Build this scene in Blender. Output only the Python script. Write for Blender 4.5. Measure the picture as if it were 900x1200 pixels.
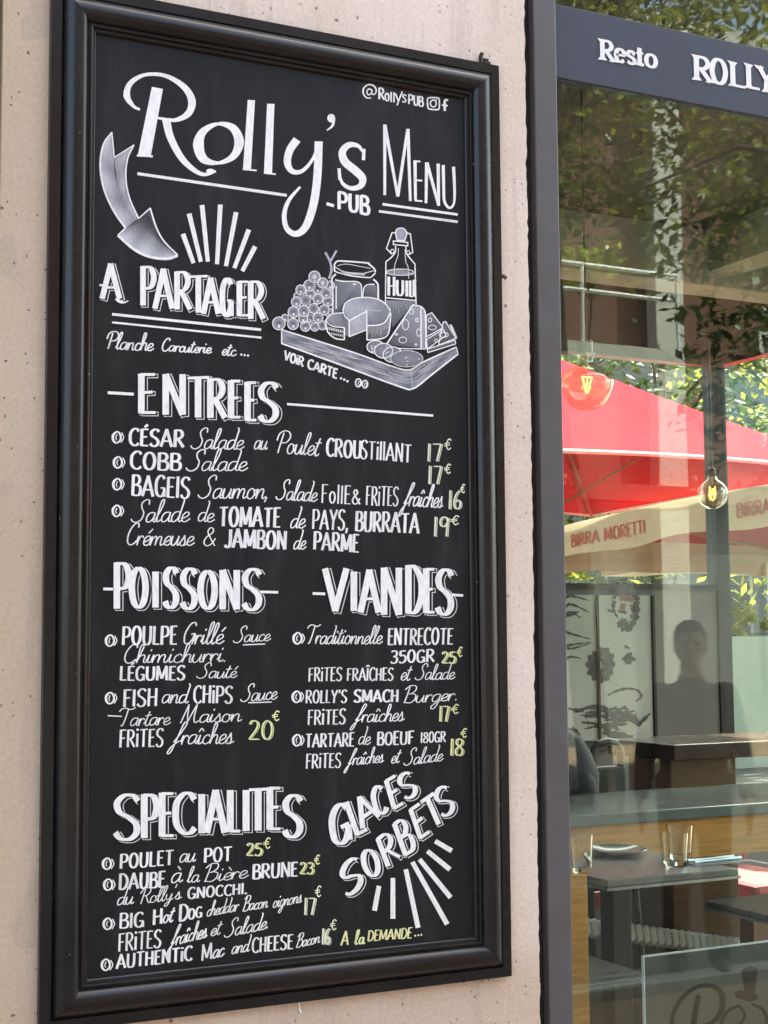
import bpy, math, random
import numpy as np
from mathutils import Vector, Matrix
random.seed(7)
rad = math.radians
scene = bpy.context.scene
for _o in list(bpy.data.objects):
    bpy.data.objects.remove(_o)
COL = scene.collection

# ------------------------------------------------------------------ camera
YAW, PITCH, ROLL = 0.463443567, 0.0861770597, -0.00717774304
LIP = -0.015                       # front plane of the board's outer lip (wall face is y = 0)
Z0 = 0.95                          # height of the lower edge of the moulding
CAM = Vector((-0.658269, LIP - 2.606792, Z0 + 0.643693))
FPX = 1751.48                      # focal length in pixels of a 900 x 1200 picture
FWD = Vector((math.sin(YAW) * math.cos(PITCH), math.cos(YAW) * math.cos(PITCH), math.sin(PITCH)))
_r = Vector((math.cos(YAW), -math.sin(YAW), 0)); _u = _r.cross(FWD)
RGT = math.cos(ROLL) * _r + math.sin(ROLL) * _u
UPV = -math.sin(ROLL) * _r + math.cos(ROLL) * _u
cam_data = bpy.data.cameras.new('camera'); cam = bpy.data.objects.new('camera', cam_data)
COL.objects.link(cam)
cam.matrix_world = Matrix(((RGT.x, UPV.x, -FWD.x, CAM.x), (RGT.y, UPV.y, -FWD.y, CAM.y),
                           (RGT.z, UPV.z, -FWD.z, CAM.z), (0, 0, 0, 1)))
cam_data.sensor_fit = 'VERTICAL'; cam_data.sensor_height = 36.0; cam_data.sensor_width = 27.0
cam_data.lens = FPX / 1200 * 36; cam_data.clip_start = 0.05; cam_data.clip_end = 2000
scene.camera = cam

# ------------------------------------------------------------------ light
SUN_EL, SUN_AZ = rad(56), rad(55)      # azimuth measured from +y towards +x: the sun stands behind the facade
world = bpy.data.worlds.new('World'); scene.world = world; world.use_nodes = True
wt = world.node_tree; wt.nodes.clear()
sky = wt.nodes.new('ShaderNodeTexSky'); sky.sky_type = 'NISHITA'; sky.sun_disc = False
sky.sun_elevation = SUN_EL; sky.sun_rotation = SUN_AZ; sky.dust_density = 4.0; sky.ozone_density = 0.0; sky.air_density = 0.75
bg = wt.nodes.new('ShaderNodeBackground'); bg.inputs['Strength'].default_value = 0.15
wo = wt.nodes.new('ShaderNodeOutputWorld')
hz = wt.nodes.new('ShaderNodeMix'); hz.data_type = 'RGBA'; hz.blend_type = 'MULTIPLY'; hz.inputs[0].default_value = 1.0; hz.inputs[7].default_value = (1.05, 1.02, .90, 1)   # thin milky haze
wt.links.new(sky.outputs[0], hz.inputs[6]); wt.links.new(hz.outputs[2], bg.inputs[0]); wt.links.new(bg.outputs[0], wo.inputs[0])
sl = bpy.data.lights.new('sun', 'SUN'); sl.energy = 3.0; sl.angle = rad(0.5); sl.color = (1.0, 0.94, 0.84)
sun = bpy.data.objects.new('sun', sl); COL.objects.link(sun)
_sd = Vector((math.sin(SUN_AZ) * math.cos(SUN_EL), math.cos(SUN_AZ) * math.cos(SUN_EL), math.sin(SUN_EL)))
sun.rotation_euler = _sd.to_track_quat('Z', 'Y').to_euler(); sun.location = (0, 6, 12)
vs = scene.view_settings
vs.view_transform = 'Standard'; vs.look = 'None'; vs.exposure = 2.95; vs.gamma = 1.0; vs.use_curve_mapping = False
scene.render.engine = 'CYCLES'
scene.cycles.max_bounces = 10; scene.cycles.transparent_max_bounces = 16
scene.cycles.sample_clamp_indirect = 6.0

# ------------------------------------------------------------------ helpers
def ray(px, py):
    return (FWD + RGT * ((px - 450) / FPX) + UPV * ((600 - py) / FPX))
def at(px, py, Y):
    "the point on the plane y = Y seen at photograph pixel (px, py)"
    d = ray(px, py); t = (Y - CAM.y) / d.y
    return CAM + d * t
def at_z(px, py, Z):
    d = ray(px, py); return CAM + d * ((Z - CAM.z) / d.z)

def tag(o, label=None, cat=None, group=None, kind=None):
    if label: o['label'] = label
    if cat: o['category'] = cat
    if group: o['group'] = group
    if kind: o['kind'] = kind
    return o
def thing(name, label, cat, loc=(0, 0, 0), group=None):
    o = bpy.data.objects.new(name, None); COL.objects.link(o); o.location = loc
    o.empty_display_size = 0.1
    return tag(o, label, cat, group)
def copy_tree(o, parent=None):
    c = o.copy(); COL.objects.link(c)
    if parent: c.parent = parent
    for ch in list(o.children): copy_tree(ch, c)
    return c
def world_loc(o):
    v = Vector((0, 0, 0))
    while o is not None:
        v += o.location; o = o.parent
    return v

class MB:
    def __init__(s): s.v = []; s.f = []; s.c = None
    def add(s, vs, fs):
        n = len(s.v); s.v += [tuple(p) for p in vs]; s.f += [tuple(i + n for i in f) for f in fs]
    def box(s, x0, y0, z0, x1, y1, z1):
        P = [(x0,y0,z0),(x1,y0,z0),(x1,y1,z0),(x0,y1,z0),(x0,y0,z1),(x1,y0,z1),(x1,y1,z1),(x0,y1,z1)]
        s.add(P, [(0,3,2,1),(4,5,6,7),(0,1,5,4),(1,2,6,5),(2,3,7,6),(3,0,4,7)]); return s
    def obox(s, c, a, b, d):
        "oriented box: centre and three half axes"
        c, a, b, d = map(Vector, (c, a, b, d)); P = []
        for k in (-1, 1):
            for p, q in ((-1,-1),(1,-1),(1,1),(-1,1)): P.append(c + a*p + b*q + d*k)
        s.add(P, [(0,3,2,1),(4,5,6,7),(0,1,5,4),(1,2,6,5),(2,3,7,6),(3,0,4,7)]); return s
    def tube(s, pts, r, n=8, cap=True):
        pts = [Vector(p) for p in pts]; rs = r if isinstance(r, (list, tuple)) else [r] * len(pts)
        rings = []; ref = None
        for i, p in enumerate(pts):
            t = (pts[min(i+1, len(pts)-1)] - pts[max(i-1, 0)]).normalized()
            if ref is None:
                ref = Vector((0,0,1)) if abs(t.z) < .9 else Vector((1,0,0))
            a = t.cross(ref).normalized(); b = a.cross(t); ref = b
            rings.append([p + (a*math.cos(2*math.pi*k/n) + b*math.sin(2*math.pi*k/n))*rs[i] for k in range(n)])
        V = [q for R in rings for q in R]; F = []
        for i in range(len(pts)-1):
            for k in range(n):
                k2 = (k+1) % n; F.append((i*n+k, i*n+k2, (i+1)*n+k2, (i+1)*n+k))
        if cap: F.append(tuple(range(n-1,-1,-1))); F.append(tuple((len(pts)-1)*n+k for k in range(n)))
        s.add(V, F); return s
    def lathe(s, prof, c=(0,0,0), n=24, closed=False):
        V = []; F = []; m = len(prof)
        for (r, z) in prof:
            for k in range(n):
                a = 2*math.pi*k/n; V.append((c[0]+r*math.cos(a), c[1]+r*math.sin(a), c[2]+z))
        for i in range(m-1 if not closed else m):
            j = (i+1) % m
            for k in range(n):
                k2 = (k+1) % n; F.append((i*n+k, i*n+k2, j*n+k2, j*n+k))
        s.add(V, F); return s
    def build(s, name, mat, parent=None, smooth=False, bevel=0.0, sharp=35):
        me = bpy.data.meshes.new(name)
        off = world_loc(parent) if parent else Vector((0,0,0))
        me.from_pydata([(p[0]-off.x, p[1]-off.y, p[2]-off.z) for p in s.v], [], s.f); me.update()
        if s.c is not None:
            at_ = me.attributes.new('paint', 'FLOAT_COLOR', 'POINT')
            at_.data.foreach_set('color', np.array(s.c, dtype=np.float32).ravel())
        if mat: me.materials.append(mat)
        o = bpy.data.objects.new(name, me); COL.objects.link(o)
        if parent: o.parent = parent
        if smooth:
            for p in me.polygons: p.use_smooth = True
            me.set_sharp_from_angle(angle=rad(sharp))
        if bevel:
            b = o.modifiers.new('bevel', 'BEVEL'); b.width = bevel; b.segments = 2; b.limit_method = 'ANGLE'
        return o

# ------------------------------------------------------------------ materials
def new_mat(name):
    m = bpy.data.materials.new(name); m.use_nodes = True; nt = m.node_tree
    b = nt.nodes['Principled BSDF']; return m, nt, b
def N(nt, t, **kw):
    n = nt.nodes.new(t)
    for k, v in kw.items():
        if k in n.inputs: n.inputs[k].default_value = v
        else: setattr(n, k, v)
    return n
def ramp(nt, fac, stops):
    r = nt.nodes.new('ShaderNodeValToRGB'); e = r.color_ramp.elements
    while len(e) < len(stops): e.new(0.5)
    for el, (p, c) in zip(e, stops):
        el.position = p; el.color = c if len(c) == 4 else (*c, 1)
    nt.links.new(fac, r.inputs[0]); return r
def simple(name, col, rough=.6, var=.15, scale=8.0, bump=0.0, spec=.5, metal=0.0, coords='Object', stretch=None, bscale=None):
    "procedural: noise-varied colour, roughness and a little bump"
    m, nt, b = new_mat(name)
    tc = N(nt, 'ShaderNodeTexCoord'); mp = N(nt, 'ShaderNodeMapping')
    nt.links.new(tc.outputs[coords], mp.inputs[0])
    if stretch: mp.inputs['Scale'].default_value = stretch
    nz = N(nt, 'ShaderNodeTexNoise', Scale=scale, Detail=6.0, Roughness=.6)
    nt.links.new(mp.outputs[0], nz.inputs['Vector'])
    lo = tuple(c*(1-var) for c in col); hi = tuple(min(1, c*(1+var)) for c in col)
    r = ramp(nt, nz.outputs['Fac'], [(.3, lo), (.7, hi)])
    nt.links.new(r.outputs[0], b.inputs['Base Color'])
    rr = N(nt, 'ShaderNodeMapRange'); rr.inputs['To Min'].default_value = max(.02, rough-.08); rr.inputs['To Max'].default_value = min(1, rough+.08)
    nt.links.new(nz.outputs['Fac'], rr.inputs[0]); nt.links.new(rr.outputs[0], b.inputs['Roughness'])
    b.inputs['Metallic'].default_value = metal; b.inputs['Specular IOR Level'].default_value = spec
    if bump:
        bp = N(nt, 'ShaderNodeBump', Strength=bump, Distance=.004)
        if bscale:
            n2 = N(nt, 'ShaderNodeTexNoise', Scale=bscale, Detail=4.0); nt.links.new(mp.outputs[0], n2.inputs['Vector'])
            nt.links.new(n2.outputs['Fac'], bp.inputs['Height'])
        else: nt.links.new(nz.outputs['Fac'], bp.inputs['Height'])
        nt.links.new(bp.outputs[0], b.inputs['Normal'])
    return m
# ------------------------------------------------------------------ hand lettering: stroke fonts
CAPS = {
'A':'.62|l 0,0 .31,1|l .29,1 .62,0|l .1,.32 .53,.32', 'B':'.5|l .06,0 .06,1|s .04,.98 .34,.96 .44,.76 .34,.57 .08,.52|s .1,.52 .42,.47 .5,.26 .4,.03 .04,.02',
'C':'.52|s .52,.84 .42,.98 .25,.98 .08,.78 .04,.5 .08,.2 .25,.02 .42,.03 .53,.15', 'D':'.56|l .06,0 .06,1|s .03,.98 .3,.95 .52,.68 .52,.32 .32,.04 .03,.02',
'E':'.42|l .06,0 .06,1|l .04,.98 .43,.98|l .06,.52 .36,.54|l .04,.02 .44,.02', 'F':'.42|l .06,0 .06,1|l .03,.98 .44,.98|l .06,.5 .36,.53',
'G':'.56|s .52,.85 .4,.99 .22,.97 .07,.76 .04,.46 .09,.15 .26,.01 .42,.06 .52,.26|l .52,0 .52,.4|l .3,.42 .56,.42',
'H':'.54|l .06,0 .06,1|l .48,0 .48,1|l .06,.5 .48,.52', 'I':'.14|l .07,0 .07,1', 'i':'.14|l .07,0 .07,.74|l .07,.9 .07,1.02', 'J':'.4|s .34,1 .34,.3 .26,.04 .1,.02 .0,.14',
'K':'.5|l .06,0 .06,1|l .48,1 .08,.48|l .14,.52 .5,0', 'L':'.4|l .06,0 .06,1|l .04,.02 .42,.02', 'M':'.74|l .06,0 .08,1|l .08,1 .37,.12|l .37,.12 .66,1|l .66,1 .7,0',
'N':'.58|l .06,0 .06,1|l .06,1 .52,0|l .52,0 .52,1', 'O':'.6|s .3,.99 .12,.86 .04,.5 .12,.14 .3,.01 .48,.14 .56,.5 .48,.86 .3,.99', 'P':'.5|l .06,0 .06,1|s .03,.98 .36,.95 .48,.72 .38,.48 .08,.42',
'R':'.54|l .06,0 .06,1|s .03,.98 .34,.96 .46,.74 .34,.53 .08,.48|l .2,.5 .54,0', 'S':'.5|s .48,.86 .38,.98 .2,.98 .06,.82 .1,.62 .28,.5 .44,.34 .44,.14 .3,.01 .12,.03 .02,.16',
'T':'.54|l .27,0 .27,1|l 0,.97 .56,.99', 'U':'.56|s .06,1 .06,.3 .14,.05 .28,.01 .42,.06 .5,.3 .5,1', 'V':'.6|l .02,1 .3,0|l .29,0 .6,1', 'Y':'.56|l .02,1 .28,.48|l .56,1 .27,.42|l .28,.45 .26,0',
'0':'.54|s .27,.99 .1,.84 .04,.5 .1,.16 .27,.01 .44,.16 .5,.5 .44,.84 .27,.99', '1':'.2|l .1,0 .1,1', '2':'.5|s .04,.8 .14,.97 .34,.97 .44,.8 .36,.52 .04,.02|l .04,.02 .5,.03',
'3':'.48|s .04,.9 .2,.99 .4,.92 .42,.7 .3,.55 .18,.52|s .18,.52 .4,.46 .46,.24 .34,.03 .14,0 .02,.12', '5':'.48|l .1,.98 .46,.98|l .1,.98 .07,.58|s .07,.56 .28,.62 .44,.5 .46,.26 .34,.04 .14,0 .02,.1',
'6':'.5|s .4,1 .18,.8 .06,.45 .08,.14 .24,.01 .42,.1 .44,.34 .3,.48 .1,.38', '7':'.46|l 0,.97 .46,.97|l .46,.97 .26,0', '8':'.5|s .25,.54 .08,.7 .1,.92 .26,.99 .42,.9 .42,.7 .25,.54 .06,.36 .06,.1 .25,.01 .44,.1 .46,.34 .25,.54',
'9':'.5|s .44,.8 .34,.97 .14,.96 .04,.76 .1,.54 .28,.52 .44,.72|l .45,.94 .4,0', '.':'.14|l .07,-.02 .07,.13', ',':'.16|l .1,.1 .03,-.16', "'":'.16|l .1,1 .06,.74',
'&':'.62|s .6,.02 .34,.4 .14,.76 .22,.98 .36,.92 .36,.72 .12,.46 .06,.18 .22,.01 .42,.12 .56,.42', ' ':'.3',
'o':'.46|s .23,.62 .08,.5 .05,.3 .1,.1 .23,.01 .36,.1 .41,.3 .37,.5 .23,.62', 'l':'.14|l .07,0 .07,1', 'y':'.46|l .03,.62 .23,.06|l .44,.62 .14,-.32', 's':'.36|s .34,.52 .2,.62 .07,.52 .12,.38 .28,.26 .3,.1 .16,0 .03,.08',
}
SCR = {
'a':'.44|s .38,.36 .28,.43 .12,.38 .04,.2 .08,.03 .2,.02 .32,.14 .38,.36|s .385,.42 .36,.2 .37,.05 .44,.02 .52,.1',
'b':'.4|s 0,.08 .14,.45 .22,.85 .16,.97 .08,.8 .07,.3 .1,.04 .22,0 .33,.12 .33,.32 .38,.3 .44,.34',
'c':'.34|s .33,.33 .26,.42 .12,.36 .05,.2 .08,.05 .2,0 .32,.06 .42,.14',
'd':'.46|s .38,.36 .28,.43 .12,.38 .04,.2 .08,.03 .2,.02 .32,.14 .38,.36|s .36,1 .44,.9 .4,.5 .37,.2 .38,.04 .46,.02 .54,.1',
'e':'.34|s .02,.12 .2,.2 .32,.3 .28,.41 .16,.4 .06,.25 .07,.06 .2,0 .32,.06 .42,.14',
'f':'.34|s 0,.1 .2,.42 .42,.85 .42,1 .3,.94 .16,.4 .02,-.2 -.1,-.42 -.18,-.36 -.06,-.12 .18,.1 .34,.16',
'g':'.42|s .38,.36 .28,.43 .12,.38 .04,.2 .08,.03 .2,.02 .32,.14 .38,.36|s .385,.42 .34,-.05 .22,-.36 .08,-.4 .06,-.26 .24,-.06 .5,.1',
'h':'.42|s 0,.08 .14,.45 .22,.85 .16,.97 .09,.8 .06,0|s .06,.05 .12,.28 .24,.42 .34,.36 .33,.1 .38,.01 .5,.1',
'i':'.22|s 0,.1 .06,.26 .1,.42 .08,.12 .12,.01 .26,.1|l .12,.6 .15,.7', 'I':'.22|s 0,.1 .06,.26 .1,.42 .08,.12 .12,.01 .26,.1',
'l':'.24|s 0,.08 .16,.5 .24,.88 .18,.98 .1,.8 .07,.2 .12,.01 .26,.1',
'm':'.66|s 0,.12 .06,.42 .05,0|s .05,.05 .12,.32 .22,.42 .29,.36 .28,0|s .28,.05 .35,.32 .45,.42 .53,.36 .52,.1 .57,.01 .7,.1',
'n':'.44|s 0,.12 .06,.42 .05,0|s .05,.05 .12,.3 .24,.42 .33,.36 .32,.1 .37,.01 .5,.1',
'o':'.4|s .3,.38 .18,.43 .06,.32 .04,.12 .14,0 .28,.04 .34,.2 .3,.38 .36,.36 .46,.4',
'r':'.3|s 0,.14 .06,.42 .05,0|s .05,.12 .1,.3 .18,.41 .26,.4 .3,.33', 's':'.32|s 0,.1 .14,.34 .18,.47 .22,.3 .26,.12 .18,0 .04,.03|s .2,0 .3,.04 .4,.1',
't':'.28|s 0,.1 .12,.4 .2,.8 .1,.3 .1,.06 .18,0 .3,.1|l .0,.56 .32,.6',
'u':'.44|s 0,.1 .06,.42 .05,.12 .12,0 .24,.06 .34,.3|s .36,.42 .34,.1 .39,.01 .5,.1',
'y':'.42|s .07,.42 .06,.2 .14,.05 .26,.1 .36,.4|s .37,.42 .3,-.1 .2,-.34 .08,-.36 .1,-.2 .48,.1',
'S':'.58|s .6,.78 .58,.96 .44,1 .28,.84 .32,.62 .44,.42 .4,.14 .2,0 .0,.06 -.06,.16',
'P':'.5|s .16,.92 .1,.4 .06,0|s -.12,.56 -.06,.85 .14,1 .4,.98 .54,.78 .42,.52 .16,.46', 'C':'.5|s .46,.8 .42,.98 .24,.96 .06,.6 .05,.2 .2,0 .38,.06 .5,.2',
'B':'.54|s .16,.95 .1,.4 .04,0|s -.04,.78 .16,1 .42,.97 .46,.74 .3,.55 .16,.52|s .3,.55 .5,.44 .48,.16 .3,0 .06,.05', 'G':'.56|s .5,.84 .42,1 .22,.92 .05,.5 .1,.1 .28,.03 .44,.22 .5,.48|s .34,.46 .52,.48 .5,.2 .46,.0',
'T':'.5|s -.2,.8 -.1,.94 .1,.98 .4,.9 .62,1|s .26,.94 .2,.4 .12,.05 .02,.04', 'M':'.78|s 0,0 .1,.5 .2,.98|s .2,.98 .24,.4 .3,.08|s .3,.08 .44,.6 .56,.98|s .56,.98 .54,.3 .62,.02 .78,.1',
'R':'.54|s .14,.92 .04,0|s -.12,.68 .1,.98 .4,.96 .46,.72 .3,.52 .14,.5|s .26,.5 .38,.2 .5,.02 .6,.08', 'H':'.56|l .06,0 .1,1|l .46,0 .5,1|l .06,.5 .5,.52',
'p':'.42|s .1,.5 .04,-.4|s .06,.2 .14,.42 .3,.42 .36,.2 .24,.02 .1,.06', '.':'.2|l .08,.0 .1,.08', ',':'.24|l .1,.06 .04,-.16', "'":'.16|l .12,1 .06,.76', ' ':'.3',
'&':'.62|s .6,.02 .34,.4 .14,.76 .22,.98 .36,.92 .36,.72 .12,.46 .06,.18 .22,.01 .42,.12 .56,.42',
}
ACC = {'é': ('e', 'l .2,.54 .36,.74'), 'è': ('e', 'l .3,.54 .16,.74'), 'à': ('a', 'l .34,.56 .18,.74'), 'î': ('I', 's .0,.56 .1,.72 .22,.58'),
       'É': ('E', 'l .2,1.1 .38,1.26'), 'Î': ('I', 'l -.1,1.1 .07,1.22|l .07,1.22 .24,1.1')}
def parse(s):
    out = []
    for st in s.split('|'):
        if not st.strip(): continue
        k, *pp = st.split(); out.append((k, [tuple(map(float, q.split(','))) for q in pp]))
    return out
def glyph(font, ch):
    if ch in ACC:
        b, extra = ACC[ch]; w, st = glyph(font, b); return w, st + parse(extra)
    s = font.get(ch)
    if s is None: s = font.get(ch.upper()) or CAPS.get(ch)
    w, _, rest = s.partition('|')
    return float(w), parse(rest)
def crom(P, n=7):
    "Catmull-Rom through the points"
    P = np.array(P, float)
    if len(P) < 3: return P
    closed = np.allclose(P[0], P[-1])
    a = P[-2] if closed else 2*P[0]-P[1]; b = P[1] if closed else 2*P[-1]-P[-2]
    Q = np.vstack([a, P, b]); out = []
    for i in range(1, len(Q)-2):
        p0, p1, p2, p3 = Q[i-1], Q[i], Q[i+1], Q[i+2]
        for t in np.linspace(0, 1, n, endpoint=False):
            out.append(.5*((2*p1) + (p2-p0)*t + (2*p0-5*p1+4*p2-p3)*t*t + (3*p1-p0-3*p2+p3)*t**3))
    out.append(P[-1]); return np.array(out)

PANEL_H = 0.010                     # the chalk panel stands this far out of the wall
WHITE = (.92, .92, .92); YEL = (.86, .90, .46); PALE = (.84, .88, .66); DARK = (0, 0, 0)
class Ink:
    "paint on the panel: flat strokes a fraction of a millimetre above it, laid out in pixels of the photograph's panel"
    k = 0
    def __init__(s): s.m = MB(); s.m.c = []
    def _put(s, px, py, lev):
        p = at(px, py, -PANEL_H); return (p.x, -PANEL_H - .00025 - lev, p.z)
    def strip(s, L, R, lay=0, col=WHITE, a=1.0):
        Ink.k += 1; base = lay*.00045 + (Ink.k % 14)*.00002; n = len(s.m.v)
        aa = a if hasattr(a, '__len__') else [a]*len(L)
        for i in range(len(L)):
            lev = base + (i % 40)*.000003
            s.m.v += [s._put(*L[i], lev), s._put(*R[i], lev)]
            s.m.c += [(*col, aa[i])]*2
        for i in range(len(L)-1): s.m.f.append((n+2*i, n+2*i+2, n+2*i+3, n+2*i+1))
    def stroke(s, P, w, lay=0, col=WHITE, a=1.0, nib=None, extra=0.0, ext=0.0):
        "P pixel polyline, w width or per-point widths; nib = share of the width left on horizontals"
        P = np.array(P, float)
        d = np.gradient(P, axis=0) if len(P) > 2 else np.array([P[1]-P[0]]*2)
        l = np.hypot(d[:,0], d[:,1]); l[l == 0] = 1e-6; d = d/l[:,None]
        if ext: P = P.copy(); P[0] -= d[0]*ext; P[-1] += d[-1]*ext
        W = np.full(len(P), w, float) if not hasattr(w, '__len__') else np.array(w, float)
        if nib is not None: W = W*(nib + (1-nib)*np.abs(d[:,1])**1.3)
        W = W + extra
        n = np.stack([-d[:,1], d[:,0]], 1)*W[:,None]*.5
        s.strip(P+n, P-n, lay, col, a)
    def curve(s, P, w, n=8, **kw):
        P2 = crom(P, n)
        if hasattr(w, '__len__'):
            w = np.interp(np.linspace(0, 1, len(P2)), np.linspace(0, 1, len(w)), w)
        s.stroke(P2, w, **kw)
    def poly(s, P, lay=0, col=WHITE, a=1.0):
        Ink.k += 1; base = lay*.00045 + (Ink.k % 14)*.00002; n = len(s.m.v)
        aa = a if hasattr(a, '__len__') else [a]*len(P)
        for p, q in zip(P, aa): s.m.v.append(s._put(p[0], p[1], base)); s.m.c.append((*col, q))
        s.m.f.append(tuple(range(n, n+len(P))))
    def blob(s, x, y, rx, ry=None, lay=0, col=WHITE, a=1.0, a0=None, n=18):
        "filled ellipse with its own coverage at the centre"
        ry = ry or rx; Ink.k += 1; base = lay*.00045 + (Ink.k % 14)*.00002; k = len(s.m.v)
        s.m.v.append(s._put(x, y, base)); s.m.c.append((*col, a if a0 is None else a0))
        for i in range(n):
            t = 2*math.pi*i/n; s.m.v.append(s._put(x+rx*math.cos(t), y+ry*math.sin(t), base)); s.m.c.append((*col, a))
            s.m.f.append((k, k+1+i, k+1+(i+1) % n))
    def ring(s, x, y, rx, ry, w, t0=0, t1=360, lay=0, col=WHITE, a=1.0, n=26):
        T = np.radians(np.linspace(t0, t1, n)); s.stroke(np.stack([x+rx*np.cos(T), y+ry*np.sin(T)], 1), w, lay, col, a)
    def letter(s, ch, o, r, u, t, font=CAPS, lay=0, col=WHITE, nib=.45, off=(0,0), extra=0.0, a=1.0, wob=0.0):
        "one glyph: origin, right vector (glyph width) and up vector (glyph height) in pixels"
        w, st = glyph(font, ch); o = np.array(o, float)+np.array(off); r = np.array(r, float)/w; u = np.array(u, float)
        for kind, pts in st:
            q = np.array([o + r*x + u*y for x, y in pts])
            if kind == 's': s.stroke(crom(q, 6), t, lay, col, a, nib, extra)
            else:
                for i in range(len(q)-1): s.stroke(q[i:i+2], t, lay, col, a, nib, extra, ext=extra*.4)
    def word(s, text, p0, p1, h, t, font=CAPS, slant=0.0, col=WHITE, nib=.5, gap=.1, lay=0, jit=.03, up=None):
        gs = [glyph(font, c)[0] for c in text]
        tot = sum(gs) + gap*(len(text)-1)
        p0 = np.array(p0, float); p1 = np.array(p1, float) - np.array((slant*h*.55, 0)); b = (p1-p0)/tot; x = 0
        upv = np.array(up, float) if up is not None else np.array((slant*h, -h))
        for c, w in zip(text, gs):
            if c != ' ':
                j = 1 + random.uniform(-jit, jit); dy = random.uniform(-jit, jit)*h*.4
                s.letter(c, p0 + b*x + np.array((0, dy)), b*w, upv*j, t*random.uniform(.94, 1.06), font, lay, col, nib, a=random.uniform(.86, 1))
            x += w + gap
    def build(s, name, parent, mat): return s.m.build(name, mat, parent)
def Z(ox, oy, f):
    return lambda x, y: (ox + x/f, oy + y/f)
# ------------------------------------------------------------------ ground and building shell
def concrete_mat():
    m, nt, b = new_mat('board_marked_concrete')
    tc = N(nt, 'ShaderNodeTexCoord'); O = tc.outputs['Object']
    big = N(nt, 'ShaderNodeTexNoise', Scale=1.7, Detail=8.0, Roughness=.62); nt.links.new(O, big.inputs['Vector'])
    base = ramp(nt, big.outputs['Fac'], [(.28, (.65, .53, .445)), (.5, (.75, .64, .565)), (.72, (.80, .715, .655))])
    # the slab turns tan towards its left arris
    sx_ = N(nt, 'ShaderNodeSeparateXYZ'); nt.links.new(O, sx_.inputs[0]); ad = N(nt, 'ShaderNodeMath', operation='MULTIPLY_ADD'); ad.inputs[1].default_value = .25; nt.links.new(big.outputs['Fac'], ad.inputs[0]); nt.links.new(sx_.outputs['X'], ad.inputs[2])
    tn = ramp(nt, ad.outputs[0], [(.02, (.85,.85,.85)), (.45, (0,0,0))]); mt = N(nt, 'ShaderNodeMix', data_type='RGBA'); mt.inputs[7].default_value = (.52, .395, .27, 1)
    zr = ramp(nt, sx_.outputs['Z'], [(.90, (.55,.55,.55)), (.985, (0,0,0))]); tm = N(nt, 'ShaderNodeMath', operation='MAXIMUM'); nt.links.new(tn.outputs[0], tm.inputs[0]); nt.links.new(zr.outputs[0], tm.inputs[1]); nt.links.new(tm.outputs[0], mt.inputs[0]); nt.links.new(base.outputs[0], mt.inputs[6])  # warm bounce light low on the wall, painted in as tan
    # run-off streaks: long vertical stains
    mp = N(nt, 'ShaderNodeMapping'); mp.inputs['Scale'].default_value = (16, 16, 1.3); nt.links.new(O, mp.inputs[0])
    st = N(nt, 'ShaderNodeTexNoise', Scale=1.0, Detail=7.0, Roughness=.65); nt.links.new(mp.outputs[0], st.inputs['Vector'])
    sr = ramp(nt, st.outputs['Fac'], [(.56, (0,0,0)), (.74, (1,1,1))])
    mul = N(nt, 'ShaderNodeMath', operation='MULTIPLY'); mul.inputs[1].default_value = .55; nt.links.new(sr.outputs[0], mul.inputs[0])
    m1 = N(nt, 'ShaderNodeMix', data_type='RGBA'); m1.inputs[7].default_value = (.36, .285, .23, 1)
    nt.links.new(mul.outputs[0], m1.inputs[0]); nt.links.new(mt.outputs[2], m1.inputs[6])
    # damp patches with a sharp edge
    pa = N(nt, 'ShaderNodeTexNoise', Scale=3.1, Detail=3.0, Distortion=.6); nt.links.new(O, pa.inputs['Vector'])
    pr = ramp(nt, pa.outputs['Fac'], [(.600, (0,0,0)), (.612, (.5,.5,.5)), (.7, (.25,.25,.25))])
    m2 = N(nt, 'ShaderNodeMix', data_type='RGBA'); m2.inputs[7].default_value = (.40, .34, .285, 1)
    pm = N(nt, 'ShaderNodeMath', operation='MULTIPLY'); nt.links.new(pr.outputs[0], pm.inputs[0]); nt.links.new(tn.outputs[0], pm.inputs[1]); nt.links.new(pm.outputs[0], m2.inputs[0]); nt.links.new(m1.outputs[2], m2.inputs[6])
    # air holes: sparse dark pits of several sizes
    def pits(scale, thr, keep):
        v = N(nt, 'ShaderNodeTexVoronoi', Scale=scale); wv = N(nt, 'ShaderNodeTexNoise', Scale=scale*.8, Detail=2.0); nt.links.new(O, wv.inputs['Vector']); wa = N(nt, 'ShaderNodeMix', data_type='RGBA', blend_type='LINEAR_LIGHT'); wa.inputs[0].default_value = .35/scale; nt.links.new(O, wa.inputs[6]); nt.links.new(wv.outputs['Color'], wa.inputs[7]); nt.links.new(wa.outputs[2], v.inputs['Vector'])
        r = ramp(nt, v.outputs['Distance'], [(thr*.55, (1,1,1)), (thr, (0,0,0))])
        sel = N(nt, 'ShaderNodeSeparateColor'); nt.links.new(v.outputs['Color'], sel.inputs[0])
        gt = N(nt, 'ShaderNodeMath', operation='GREATER_THAN'); gt.inputs[1].default_value = keep; nt.links.new(sel.outputs[0], gt.inputs[0])
        mm = N(nt, 'ShaderNodeMath', operation='MULTIPLY'); nt.links.new(r.outputs[0], mm.inputs[0]); nt.links.new(gt.outputs[0], mm.inputs[1]); return mm
    p1, p2 = pits(21, .10, .50), pits(58, .15, .52)
    mxm = N(nt, 'ShaderNodeMath', operation='MAXIMUM'); nt.links.new(p1.outputs[0], mxm.inputs[0]); nt.links.new(p2.outputs[0], mxm.inputs[1])
    m3 = N(nt, 'ShaderNodeMix', data_type='RGBA'); m3.inputs[7].default_value = (.11, .085, .07, 1)
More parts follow.
